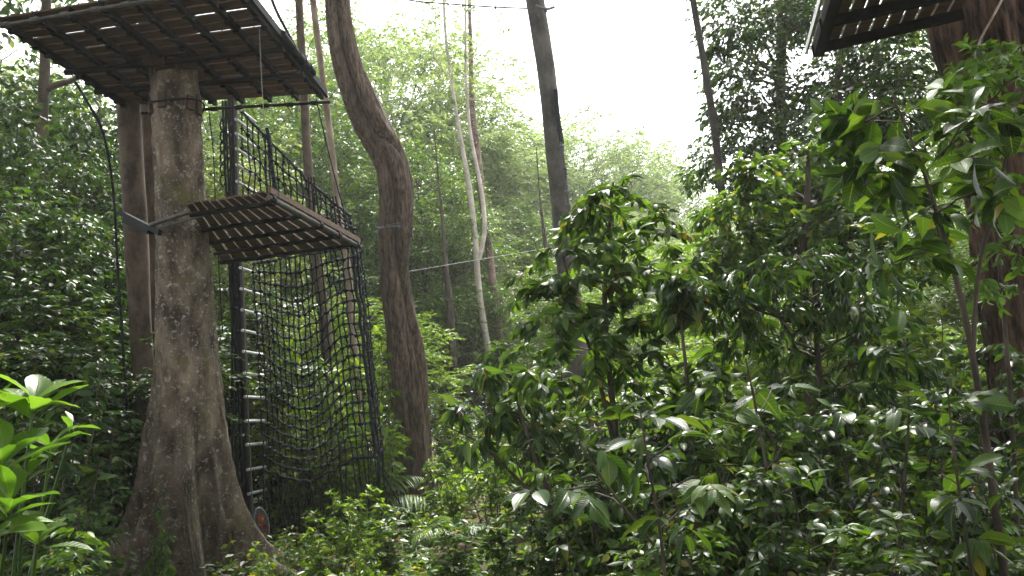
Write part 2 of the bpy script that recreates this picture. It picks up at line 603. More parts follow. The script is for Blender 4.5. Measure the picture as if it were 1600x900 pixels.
def twig_leaves(mb, rng, P0, D, Ls, k, size, tmpl, ang=55, droop=.25, jit=.55, sag=.25, mi=0, tw_mi=None, tw_r=.003, size_var=.3, horiz=.65):
    """alternate leaves along twigs"""
    n = len(P0)
    D = nrm(D)
    S = nrm(np.cross(D, UP[None]) + rng.normal(0, .05, (n, 3)))
    t = (np.arange(k)[None] + rng.uniform(.2, .8, (n, k))) / k
    t = np.clip(t * .92 + .1, 0, 1)
    pos = P0[:, None] + D[:, None] * (Ls[:, None] * t)[..., None]
    pos[..., 2] -= sag * Ls[:, None] * t**2
    side = np.where((np.arange(k)[None] + rng.integers(0, 2, (n, 1))) % 2 == 0, 1., -1.)
    A = np.radians(ang) * rng.uniform(.7, 1.2, (n, k)) * (1 - .6 * t**3)
    yd = D[:, None] * np.cos(A)[..., None] + S[:, None] * (side * np.sin(A))[..., None] + rng.normal(0, jit * .4, (n, k, 3))
    yd[..., 2] -= droop * rng.uniform(.3, 1.6, (n, k)) + sag * t
    no = UP[None, None] * horiz + rng.normal(0, jit, (n, k, 3))
    ln = 1.08 * size * rng.uniform(1 - size_var, 1 + size_var, (n, k)) * (1 - .25 * t)
    put_leaves(mb, rng, tmpl, pos.reshape(-1, 3), yd.reshape(-1, 3), no.reshape(-1, 3), ln.ravel(), mi)
    if tw_mi is not None:
        for i in range(n):
            u = np.linspace(0, 1, 4)
            p = P0[i] + D[i] * (Ls[i] * u)[:, None]
            p[:, 2] -= sag * Ls[i] * u**2
            mb.tube(p, np.linspace(tw_r, tw_r * .4, 4), 3, tw_mi, caps=False)


def whorl(mb, rng, c, axis, k, size, tmpl, open_=60, mi=0, jit=.12, var=.2):
    axis = nrm(np.asarray(axis, float))
    ref = UP if abs(axis[2]) < .8 else np.array([1., 0, 0])
    X = nrm(np.cross(axis, ref))
    Y = np.cross(axis, X)
    a = np.arange(k) * 2.4 + rng.uniform(0, 6)
    lvl = np.linspace(-1, .3, k)
    o = np.radians(open_) * rng.uniform(.75, 1.2, k) * (1 - .3 * lvl)
    rad = np.cos(a)[:, None] * X + np.sin(a)[:, None] * Y
    yd = axis * np.cos(o)[:, None] + rad * np.sin(o)[:, None] + rng.normal(0, jit, (k, 3))
    no = axis * np.sin(o)[:, None] - rad * np.cos(o)[:, None] + UP * .6 + rng.normal(0, jit, (k, 3))
    base = np.asarray(c)[None] + axis * (lvl * size * .25)[:, None]
    put_leaves(mb, rng, tmpl, base, yd, no, size * rng.uniform(1 - var, 1 + var * .6, k), mi)


def cluster(mb, rng, c, r, ntw, k, size, tmpl, flat=.6, mi=0, tw_mi=None, out=None, **kw):
    """spray of twigs filling a flattened ball"""
    d = nrm(rng.normal(0, 1, (ntw, 3)) * np.array([1, 1, flat]))
    if out is not None:
        d = nrm(d + np.asarray(out) * .35)
    u = rng.uniform(.12, .75, ntw)**.7
    P0 = c + d * (r * u)[:, None] * np.array([1, 1, flat])
    D = d * np.array([1, 1, .5]) + rng.normal(0, .35, (ntw, 3))
    Ls = r * rng.uniform(.3, .6, ntw)
    twig_leaves(mb, rng, P0, D, Ls, k, size, tmpl, mi=mi, tw_mi=tw_mi, **kw)


def limb(mb, rng, a, b, r0, r1, sides=5, mi=0, bend=.15, n=7):
    a, b = np.asarray(a, float), np.asarray(b, float)
    L = np.linalg.norm(b - a)
    m = (a + b) / 2 + rng.normal(0, bend * L * .5, 3) + np.array([0, 0, bend * L * .5])
    u = np.linspace(0, 1, n)[:, None]
    p = (1 - u)**2 * a + 2 * u * (1 - u) * m + u * u * b
    p[1:-1] += rng.normal(0, .012 * L, (n - 2, 3))
    mb.tube(p, np.linspace(r0, r1, n), sides, mi, caps=False)
    return p


def tree_meshes(seed, H, crown_r, crown_z0, ncl, cl_r, ntw, k, size, tmpl, leafm, barkm, trunk_r=.15, flat=.6, lean=.3, droop=.25, top_bias=1.0, twigs=False):
    """generic tree standing at the origin: returns trunk mesh, crown mesh"""
    rng = np.random.default_rng(seed)
    tb, cb = MB(), MB()
    pts = [(0, 0, -.3, trunk_r * 1.25)]
    lx, ly = rng.normal(0, lean, 2)
    for q in np.linspace(.1, .92, 6):
        pts.append((lx * q + rng.normal(0, .1), ly * q + rng.normal(0, .1), H * q, trunk_r * (1.05 - .85 * q)))
    S = spline(pts, 26)
    trunk_shape(tb, S[:, :3], S[:, 3], 10, None, seed, .05)
    for i in range(ncl):
        v = nrm(rng.normal(0, 1, 3))
        q = rng.uniform(.35, 1)**.6
        zc = (H + crown_z0) / 2
        c = np.array([v[0] * crown_r * q, v[1] * crown_r * q, zc + v[2] * (H - crown_z0) * .5 * q])
        ax = np.array([np.interp(c[2], S[:, 2], S[:, 0]), np.interp(c[2], S[:, 2], S[:, 1])])
        c[:2] += ax
        hd = np.linalg.norm(c[:2] - ax)
        za = max(min(c[2] - hd * rng.uniform(.4, .9), H * .88), crown_z0 * .6)
        a = np.array([np.interp(za, S[:, 2], S[:, 0]), np.interp(za, S[:, 2], S[:, 1]), za])
        rr = np.interp(za, S[:, 2], S[:, 3])
        limb(tb, rng, a, c, rr * .45, .012, 5, 0)
        r_ = cl_r * rng.uniform(.65, 1.3)
        cluster(cb, rng, c, r_, ntw, k, size, tmpl, flat, 0, 1 if twigs else None, out=nrm(c - np.array([ax[0], ax[1], zc])), droop=droop)
    return tb.mesh('trunk', barkm), cb.mesh('crown', [leafm, barkm])


def place(name, meshes, loc, rz, s, label, cat, group=None, pn=('trunk', 'crown')):
    """one plant: an Empty at its foot with its parts"""
    t = thing(name, label, cat, loc, group)
    t.rotation_euler = (0, 0, rz)
    t.scale = s if isinstance(s, tuple) else (s, s, s)
    for n_, me in zip(pn, meshes):
        if me is not None:
            ob(n_, me, t)
    return t


def foot(px, py, d):
    """ground point under the thing whose top is seen at (px, py, d), and its height"""
    p = P(px, py, d)
    z = float(gz(p[0], p[1]))
    return np.array([p[0], p[1], z]), p[2] - z


# ------------------------------------------------------------------ ground
def build_ground():
    mb = MB()
    xs = np.concatenate([np.linspace(-900, -60, 8), np.linspace(-50, 50, 90), np.linspace(60, 900, 8)])
    ys = np.concatenate([np.linspace(-300, -20, 5), np.linspace(-10, 80, 90), np.linspace(95, 1500, 9)])
    X, Y = np.meshgrid(xs, ys)
    Z = gz(X, Y)
    far = (np.abs(X) > 55) | (Y > 85) | (Y < -15)
    Z = np.where(far, 0, Z)
    V = np.stack([X, Y, Z], -1).reshape(-1, 3)
    nx = len(xs)
    i, j = np.meshgrid(np.arange(len(ys) - 1), np.arange(nx - 1), indexing='ij')
    a = i * nx + j
    mb.add(V, np.stack([a, a + 1, a + nx + 1, a + nx], -1).reshape(-1, 4))
    o = ob('ground', mb.mesh('ground', M_GROUND))
    tag(o, 'dark forest floor of soil and leaf litter', 'ground', kind='structure')


build_ground()

#==PART2==
# ------------------------------------------------------------------ big trees and poles


def overhead_crown(seed, top, spread, ncl, leafm, parent, size=.2, ntw=22):
    rng = np.random.default_rng(seed)
    tb, cb = MB(), MB()
    for i in range(ncl):
        a = rng.uniform(0, 6.28)
        q = spread * rng.uniform(.25, 1)
        c = top + np.array([math.cos(a) * q, math.sin(a) * q, rng.uniform(-.5, 3.2)])
        limb(cb, rng, top + np.array([0, 0, rng.uniform(-2.2, 0)]), c, .07, .015, 5, 1)
        cluster(cb, rng, c, rng.uniform(.9, 1.6), ntw, 9, size, LT4, .6)
    return part('crown', cb, [leafm, B_DARK], parent)


# the buttressed tree that carries the platforms
def build_buttress_tree():
    C, Rr = pxpath([(262, -760, 29), (265, -400, 30), (267, -150, 31), (271, 80, 33.5), (276, 200, 34), (281, 300, 35), (287, 420, 38), (292, 520, 40), (296, 600, 45), (297, 680, 50), (299, 760, 50), (301, 850, 46), (303, 940, 44)], 10, 150)
    base = np.array([C[-1][0], C[-1][1], 0.0])
    t = thing('buttress_tree', 'thick grey buttressed tree with lichen patches carrying the two wooden platforms', 'tree', base)
    fins = [(-.12, 1.3, .60, .13), (-1.12, 1.15, .95, .075), (-1.95, .95, 1.0, .10), (-2.85, 1.25, .75, .12), (2.6, .9, .8, .2), (1.6, .9, .8, .2), (.75, 1.0, .6, .18), (-.62, .75, .8, .07)]

    def fn(A, Z, r):
        h = np.maximum(Z - .02, -.25)
        for k, (a, amp, H, w) in enumerate(fins):
            a = a + .10 * np.sin(h * 1.7 + k * 2)
            dd = np.abs((A - a + math.pi) % (2 * math.pi) - math.pi)
            e = amp * np.exp(-h / H) + .05 * np.exp(-h / 2.2)
            r = r + e * np.exp(-(dd / (w * (1 + .7 * np.clip(h, 0, 3))))**1.35)
        r = r + .006 * np.sin(A * 13 + Z * 3) + .006 * np.sin(Z * 23 + A * 4)
        return r
    mb = MB()
    trunk_shape(mb, C[::-1], Rr[::-1], 220, fn, 3, .03, ridge=.05)
    part('trunk', mb, B_GREY, t)
    overhead_crown(31, C[0], 4.0, 15, G_DARK, t)
    # surface roots running off the buttresses
    rng = np.random.default_rng(8)
    for k, (px0, py0, d0, px1, py1, d1) in enumerate([(420, 850, 9.7, 500, 915, 9.3), (190, 862, 9.6, 110, 915, 9.2), (345, 890, 8.9, 380, 925, 8.4)]):
        m2 = MB()
        a, b = P(px0, py0, d0), P(px1, py1, d1)
        a[2] = .2
        b[2] = -.05
        limb(m2, rng, a, b, .10, .035, 8, 0, .08, 9)
        part('surface_root', m2, B_GREY, t)


build_buttress_tree()


def simple_trunk(name, label, pts, d, m, seed, sides=22, n=70, fn=None, rough=.03, crown=None, cat='tree', ridge=0.0, pieces=None):
    C, Rr = pxpath(pts, d, n)
    base = np.array([C[-1][0], C[-1][1], max(0.0, float(gz(C[-1][0], C[-1][1])))])
    t = thing(name, label, cat, base)
    mb = MB()
    trunk_shape(mb, C[::-1], Rr[::-1], sides, fn, seed, rough, ridge=ridge)
    for br in pieces or []:
        c2, r2 = pxpath(br, d, 24)
        trunk_shape(mb, c2[::-1], r2[::-1], 10, None, seed + 5, .05)
    part('trunk', mb, m, t)
    if crown:
        overhead_crown(seed, C[0], crown[0], crown[1], crown[2], t, *crown[3:])
    return t, C, Rr


simple_trunk('slender_tree', 'slender smooth brown trunk standing in front of its twin, left of the buttressed tree',
             [(190, -600, 13), (194, -200, 14), (198, 100, 15.5), (206, 250, 17), (211, 340, 17.5), (219, 500, 16.5), (227, 620, 17), (234, 740, 17.5), (243, 930, 21)], 10.9, B_SLIM, 11, crown=(2.5, 7, G_DARK, .2))
simple_trunk('slender_tree', 'slender reddish trunk half hidden between the smooth brown trunk and the buttressed tree',
             [(222, -500, 9), (226, -100, 10), (230, 100, 12), (238, 340, 12), (247, 550, 11), (251, 680, 13), (256, 930, 15)], 11.4, B_SLIM, 12, crown=(2.5, 6, G_DARK, .2))


def flute(A, Z, r):
    zz = lambda *ys: [float(P(615, y, 15)[2]) for y in ys]
    gA = np.interp(Z, zz(242, 211, 160, 100, 0), [-.5, -1.57, -2.0, -1.6, -1.35])
    gB = np.interp(Z, zz(760, 541, 459, 390, 300, 242), [-.2, -.35, -.8, -1.4, -1.5, -1.75])
    r = r * (1 + .12 * np.cos(2 * (A + 1.1 - Z * .55)) + .10 * np.cos(3 * (A - Z * .7)) + .04 * np.cos(9 * A + 2 * Z) + .02 * np.cos(17 * A - 3 * Z))
    # one deep seam twisting round the stem
    ang_ = lambda g: np.abs((A - g + math.pi) % (2 * math.pi) - math.pi)
    up_ = 1 / (1 + np.exp(-(Z - zz(240)[0]) * 6))
    return r * (1 - up_ * (.52 * np.exp(-(ang_(gA) / .26)**1.2) - .12 * np.exp(-((ang_(gA) - .6) / .3)**2)) - (1 - up_) * (.44 * np.exp(-(ang_(gB) / .22)**1.2) - .10 * np.exp(-((ang_(gB) - .5) / .25)**2)))


simple_trunk('twisted_tree', 'brown tree with an S-shaped fluted trunk beside the climbing net',
             [(500, -640, 17), (512, -300, 18), (520, -120, 18), (526, 0, 18.5), (531, 50, 18), (543, 100, 19), (562, 148, 22), (583, 195, 24), (601, 232, 24), (613, 262, 24), (618, 305, 26), (618, 350, 27), (617, 400, 25), (619, 450, 23), (626, 510, 23.5), (634, 570, 24.5), (641, 640, 24.5), (648, 700, 25), (652, 760, 27), (657, 850, 31)],
             15, B_BROWN, 21, 140, 220, flute, .02, ridge=.05, crown=(3.2, 4, G_DARK, .22))
simple_trunk('straight_tree', 'tall straight grey trunk leaning left against the white sky at centre',
             [(770, -500, 11.5), (800, -250, 12.5), (829, -40, 14), (836, 0, 14), (852, 100, 14), (863, 200, 13.6), (873, 300, 14), (884, 400, 15), (896, 500, 16), (908, 620, 17), (915, 780, 19)], 17, B_GREYTALL, 22, 60, 140, None, .025, ridge=.06, crown=(4, 5, G_MID, .22))


def right_flare(A, Z, r):
    h = np.maximum(Z, -.2)
    r = r * (1 + .035 * np.cos(19 * A + 2 * np.sin(Z * 1.3)) + .04 * np.cos(11 * A + Z) + .04 * np.cos(7 * A - 1.7 * Z))
    for a, amp in ((3.0, .75), (-2.2, .6), (-1.1, .5), (.3, .6), (1.5, .5)):
        dd = np.abs((A - a + math.pi) % (2 * math.pi) - math.pi)
        r = r + amp * np.exp(-h / .42) * np.exp(-(dd / .22)**1.7)
    return r


simple_trunk('reddish_tree', 'massive reddish brown trunk at the right edge under the slatted platform',
             [(1470, -560, 52), (1500, -250, 58), (1527, 0, 61), (1540, 100, 60), (1555, 200, 55), (1567, 300, 50), (1578, 400, 46), (1588, 500, 42), (1596, 600, 40), (1602, 700, 40), (1606, 800, 40), (1612, 960, 44)], 7.6, B_RED, 23, 170, 220, right_flare, .035, ridge=.2, crown=(3.6, 15, G_DARK, .2))
simple_trunk('pole_tree', 'thin brown trunk seen behind the middle of the climbing net',
             [(445, -300, 5.5), (462, -50, 6), (467, 0, 6), (475, 150, 6.5), (484, 300, 7.5), (494, 400, 8.5), (507, 500, 9.5), (515, 600, 9.5), (521, 700, 10), (528, 850, 12)], 16, B_SLIM, 24, 14, 60, None, .03, crown=(2.5, 3, G_MID, .2))
simple_trunk('pole_tree', 'thin pale trunk seen behind the right edge of the climbing net',
             [(478, -300, 4), (485, -60, 4.5), (489, 0, 5), (508, 150, 5), (520, 250, 5.2), (530, 340, 5.5), (543, 420, 6), (549, 500, 6), (557, 600, 6.5), (566, 760, 7)], 15.4, bark_mat('pale_tan_bark', (.2, .15, .11), (.38, .31, .24), streak=3, bumpd=.006), 25, 12, 60, None, .03, crown=(2.2, 3, G_MID, .2))
simple_trunk('forked_background_tree', 'pale brown trunk with a side branch below the left corner of the upper platform',
             [(78, -260, 5), (72, 20, 7), (70, 110, 8), (65, 200, 8.5), (62, 280, 9), (55, 420, 9), (50, 640, 10), (48, 800, 12)], 17.5, B_SLIM, 26, 12, 50, None, .03, pieces=[[(135, 112, 3), (112, 126, 4), (90, 132, 5), (68, 142, 6)]])
simple_trunk('thin_tree', 'thin dark leaning trunk on the left rim of the dark right-hand canopy',
             [(1055, -300, 4), (1078, -40, 5), (1083, 0, 5), (1100, 100, 5.3), (1116, 200, 6), (1128, 300, 6.5), (1140, 380, 6.7), (1158, 470, 7), (1173, 550, 7.5), (1192, 680, 8), (1200, 780, 9)], 12.6, B_GREYTALL, 27, 12, 60, None, .04)
simple_trunk('dark_pole_tree', 'slim dark trunk in the shade between the twisted tree and the white trunks',
             [(678, 200, .8), (686, 290, 1.6), (690, 330, 2.5), (697, 420, 4), (703, 480, 5.5), (707, 550, 6.5), (710, 620, 7), (713, 760, 8)], 23, B_DARK, 28, 10, 40, None, .05)
simple_trunk('dark_pole_tree', 'slim dark trunk behind the leaning centre trunk, against pale foliage',
             [(838, 230, .7), (843, 300, 1.3), (846, 330, 2), (852, 380, 3.5), (860, 430, 4.5), (866, 480, 5), (872, 640, 6)], 25, B_DARK, 29, 10, 40, None, .05)


def twin_white():
    d = 24
    t, C, Rr = simple_trunk('white_barked_tree', 'chalky white trunk forking into two pale stems at centre', [(692, -60, 1.76), (695, 40, 2.25), (703, 110, 2.54), (712, 170, 2.82), (722, 230, 3.53), (733, 290, 4.09), (738, 330, 4.23), (744, 385, 4.58), (746, 430, 4.80), (755, 500, 4.94), (769, 580, 5.29), (779, 632, 5.64), (786, 720, 6.35)],
                            d, B_WHITE, 40, 12, 80, None, .05,
                            pieces=[[(726, -60, 1.41), (727, 30, 1.76), (728, 120, 2.12), (734, 200, 2.47), (745, 260, 2.96), (754, 310, 3.39), (757, 365, 3.53), (748, 405, 4.23)],
                                    [(668, 55, 0.84), (680, 90, 1.13), (699, 118, 1.41)], [(787, 172, 0.71), (765, 160, 0.92), (733, 155, 1.41)]])
    rng = np.random.default_rng(77)
    cb = MB()
    for px, py, r, n in [(640, 60, 1.5, 16), (668, 30, 1.3, 18), (690, 90, 1.2, 16), (720, 50, 1.4, 20), (740, 90, 1.1, 12), (660, 110, 1.2, 14), (622, 110, 1.0, 10), (700, 10, 1.5, 20), (755, 30, 1.0, 10), (765, 85, .7, 5), (700, 130, .8, 8), (640, 150, 1.2, 12), (610, 40, 1.2, 12), (775, 165, .6, 4), (660, 190, 1.1, 10), (600, 190, 1.1, 10), (745, 140, .6, 5), (630, -40, 1.5, 15), (700, -60, 1.6, 18), (760, -40, 1.1, 9)]:
        cluster(cb, rng, P(px, py, d + rng.uniform(-1.2, 1.2)), r, n, 9, .15, LT4, .7, 0, 1, droop=.4)
    part('crown', cb, [G_PALE, B_DARK], t)


twin_white()
simple_trunk('mottled_tree', 'dark mottled trunk crossing behind the forked white trunk',
             [(733, -20, 2.5), (736, 100, 3.5), (738, 170, 4.5), (746, 240, 5.5), (752, 300, 6), (763, 380, 6), (770, 440, 6), (780, 520, 6.5), (787, 590, 7), (796, 720, 8)], 25.2,
             bark_mat('mottled_pinkish_bark', (.06, .04, .03), (.22, .15, .12), patch=(.42, .36, .30), patch_amt=.7, streak=1.5, bumpd=.01), 41, 12, 70, None, .05)

# ------------------------------------------------------------------ platforms


def lerp(a, b, t):
    return a + (b - a) * t


def deck_planks(q, n, gap, th, rng, lift=0.0):
    """planks running a->b, laid side by side from ab to dc"""
    a, b, c, d = q
    mb = MB()
    for i in range(n):
        f0, f1 = (i + gap * rng.uniform(.35, .65)) / n, (i + 1 - gap * rng.uniform(.35, .65)) / n
        j0, j1 = rng.uniform(-.006, .012, 2)
        dz = rng.uniform(-.004, .004)
        p = [lerp(lerp(a, d, f0), lerp(b, c, f0), -j0), lerp(lerp(a, d, f0), lerp(b, c, f0), 1 + j1), lerp(lerp(a, d, f1), lerp(b, c, f1), 1 + j1), lerp(lerp(a, d, f1), lerp(b, c, f1), -j0)]
        mb.slab([v + UP * (lift + th + dz) for v in p], th)
    return mb


def bar(mb, a, b, w, h, mi=0):
    a, b = np.asarray(a, float), np.asarray(b, float)
    ax = (b - a) / 2
    s = nrm(np.cross(ax, UP))
    u = nrm(np.cross(s, ax))
    mb.box((a + b) / 2, ax, s * w / 2, u * h / 2, mi)


rngS = np.random.default_rng(5)


def upper_platform():
    zu = P(272, 92, 9.8)[2]
    NL, NR, FR, FL = [PZ(x, y, zu) for x, y in ((-4, 28), (366, -34), (508, 147), (148, 152))]
    FL = FR + (NL - NR) * .86 + (FL - (FR + (NL - NR) * .86)) * .6
    c = (NL + NR + FR + FL) / 4
    t = thing('tree_platform', 'large dark plank platform high round the buttressed tree, upper left', 'platform', c)
    part('deck', deck_planks((NL, NR, FR, FL), 15, .17, .022, rngS), M_PLANK, t, smooth=False)
    for k, u in enumerate((.015, .16, .30, .44, .58, .72, .86, .985)):
        mb = MB()
        a, b = lerp(NL, NR, u), lerp(FL, FR, u)
        bar(mb, a - UP * .04, b - UP * .04, .05, .075)
        for s in np.linspace(.06, .94, 12):      # bolt heads and clamps under each plank
            p = lerp(a, b, s + rngS.uniform(-.01, .01)) - UP * .085
            mb.box(p, (.035, 0, 0), (0, .025, 0), (0, 0, .016))
        part('joist', mb, M_BEAM, t, smooth=False)
    for u0, u1, off in ((0, 0, -.02), (1, 1, .03)):
        mb = MB()
        a, b = lerp(NL, FL, u0), lerp(NR, FR, u1)
        v = nrm(FL - NL) * off
        ext = (b - a) * .02
        mb.tube(np.array([a + v - ext - UP * .11, (a + b) / 2 + v - UP * .105, b + v + ext - UP * .11]), .021, 10)
        for s in np.linspace(.05, .95, 8):
            mb.tube(np.array([lerp(a, b, s) + v - ext - UP * .11 - (b - a) * .008, lerp(a, b, s) + v - UP * .11 + (b - a) * .008]), .034, 8)
        part('edge_pipe', mb, M_PIPE if u0 == 0 else M_BEAM, t)
    for f in (.46, .70):
        mb = MB()
        a, b = lerp(NL, FL, f), lerp(NR, FR, f)
        mb.tube(np.array([a - UP * .115, lerp(a, b, .5) - UP * .12, b - UP * .115]), .035, 10)
        part('bearer', mb, M_BEAM, t)
    mb = MB()                                     # fat hose over the right-hand edge
    pts = [lerp(NR, FR, u) + (NR - NL) * .01 + UP * (.03 + .02 * math.sin(u * 9)) for u in np.linspace(.42, .80, 12)]
    mb.tube(np.array(pts), .055, 10)
    for k in range(3, 10, 2):
        mb.tube(np.array([pts[k], pts[k] + (pts[k + 1] - pts[k]) * .3]), .065, 10)
    part('edge_padding', mb, M_ROPE, t)
    mb = MB()
    bar(mb, NR + (NR - NL) * .006 + UP * .02, FR + (NR - NL) * .006 + UP * .02, .03, .10)
    part('edge_board', mb, M_BEAM, t, smooth=False)
    mb = MB()
    for x, y in ((258, 92), (292, 88), (240, 84)):
        p = PZ(x, y, zu) - UP * .10
        mb.box(p, (.12, .02, 0), (-.02, .05, 0), (0, 0, .05))
    part('trunk_wedge', mb, M_BLOCK, t, smooth=False)
    return NL, NR, FR, FL, zu


UPQ = upper_platform()


def lower_platform():
    zl = P(328, 358, 10.0)[2]
    A, B, C_, D = [PZ(x, y, zl) for x, y in ((290, 320), (415, 302), (557, 380), (345, 409))]
    c = (A + B + C_ + D) / 4
    t = thing('tree_platform', 'small plank platform lower down between the buttressed tree and the climbing net', 'platform', c)
    # planks run A->D / B->C, stacked from BC to AD
    part('deck', deck_planks((B, C_, D, A), 10, .2, .022, rngS), M_PLANK, t, smooth=False)
    for u in (.10, .34, .56, .77, .97):
        mb = MB()
        a, b = lerp(A, D, u), lerp(B, C_, u)
        mb.tube(np.array([a - UP * .035, lerp(a, b, .5) - UP * .035, b - UP * .035]), .03, 8)
        part('joist', mb, M_BEAM, t)
    mb = MB()
    o = nrm(B - A) * .03 - UP * .05
    mb.tube(np.array([lerp(B, C_, -.0) + o, lerp(B, C_, .5) + o, lerp(B, C_, 1.02) + o]), .032, 10)
    part('edge_pipe', mb, M_PIPE, t)
    for s in (.03, .5, .72, .97):
        mb = MB()
        p = lerp(B, C_, s) + o
        v = nrm(C_ - B) * .035
        mb.tube(np.array([p - v, p + v]), .05, 8)
        mb.ball(p + UP * .055, .03)
        part('pipe_clamp', mb, M_BEAM, t)
    mb = MB()
    o2 = nrm(B - A) * .05 + UP * .03
    bar(mb, B + o2, C_ + o2, .03, .07)
    part('edge_board', mb, M_PLANK, t, smooth=False)
    # the clamp beams and pipes that tie it to the trunks
    mb = MB()
    bar(mb, P(188, 332, 10.55), P(250, 364, 9.62), .045, .06)
    bar(mb, P(196, 344, 10.60), P(236, 362, 10.0), .08, .07)
    part('clamp_beam', mb, M_ROPE, t, smooth=False)
    for (x0, y0, d0, x1, y1, d1, r) in ((236, 351, 9.60, 308, 327, 9.35, .03), (246, 357, 9.58, 322, 336, 9.40, .013)):
        mb = MB()
        mb.tube(np.array([P(x0, y0, d0), P((x0 + x1) / 2, (y0 + y1) / 2, (d0 + d1) / 2), P(x1, y1, d1)]), r, 8)
        part('support_pipe', mb, M_PIPE, t)
    return A, B, C_, D, zl


LOQ = lower_platform()


def right_platform():
    z = P(1470, 33, 7.3)[2]
    NL, NR, FR, FL = [PZ(x, y, z) for x, y in ((1314, -92), (1600, -150), (1500, 20), (1266, 77))]
    c = (NL + NR + FR + FL) / 4
    t = thing('tree_platform', 'slatted wooden platform with bright gaps beside the reddish trunk, top right', 'platform', c)
    part('deck', deck_planks((FL, NL, NR, FR), 10, .2, .024, rngS), M_PLANK, t, smooth=False)
    for u in (.04, .33, .66, .97):
        mb = MB()
        a, b = lerp(FL, NL, u), lerp(FR, NR, u)
        bar(mb, a - UP * .045, b - UP * .045, .055, .085)
        part('joist', mb, M_BEAM, t, smooth=False)
    mb = MB()
    o = nrm(FL - FR) * .035
    bar(mb, FL + o + UP * .0, NL + o + UP * .0, .02, .06)
    part('edge_board', mb, M_STEEL, t, smooth=False)
    mb = MB()
    o = nrm(FR - FL) * .06 - UP * .05
    bar(mb, FL + o, NL + o, .10, .09)
    part('side_beam', mb, M_BEAM, t, smooth=False)


right_platform()


def collar():
    cpt = P(276, 172, 10)
    t = thing('trunk_collar', 'ring of wooden blocks and cable strapped round the buttressed trunk below the upper platform', 'strap', cpt)
    r = .295
    th = np.linspace(0, 2 * math.pi, 40)
    mb = MB()
    mb.tube(np.stack([cpt[0] + (r + .03) * np.cos(th), cpt[1] + (r + .03) * np.sin(th), cpt[2] + .03 + .05 * np.sin(th) * -1 * 0 + .035 * np.cos(th * 2)], 1), .012, 6)
    part('cable', mb, M_BEAM, t)
    for a, h, dz in ((-3.0, .19, -.12), (-2.6, .10, .0), (-1.75, .12, .02), (-.62, .11, .0), (-.15, .16, .02), (.9, .12, 0), (2.0, .12, 0)):
        m2 = MB()
        c = cpt + np.array([math.cos(a) * r, math.sin(a) * r, dz])
        e, n_ = np.array([-math.sin(a), math.cos(a), 0]), np.array([math.cos(a), math.sin(a), 0])
        m2.box(c, e * .045, n_ * .025, UP * h * .8)
        part('block', m2, M_BLOCK, t, smooth=False)


collar()

# ------------------------------------------------------------------ climbing net, ladder, post


def net_surface(us, vs, fx, fy, fd):
    return np.array([[P(fx(u, v), fy(u, v), fd(u, v)) for v in vs] for u in us])


def weave(G, rng, r=.0118, kr=.034, cols=True, skip=0.0):
    mb = MB()
    nu, nv = G.shape[:2]
    Gj = G + rng.normal(0, .010, G.shape)
    for i in range(nu):
        p = spline(Gj[i], nv * 2)
        mb.tube(p, r, 5, caps=False)
    for j in range(nv):
        p = spline(Gj[:, j], nu * 2)
        mb.tube(p, r, 5, caps=False)
    for i in range(nu):
        for j in range(nv):
            mb.ball(Gj[i, j], kr * rng.uniform(.85, 1.2), sq=(1.1, 1, .9))
    return mb, Gj


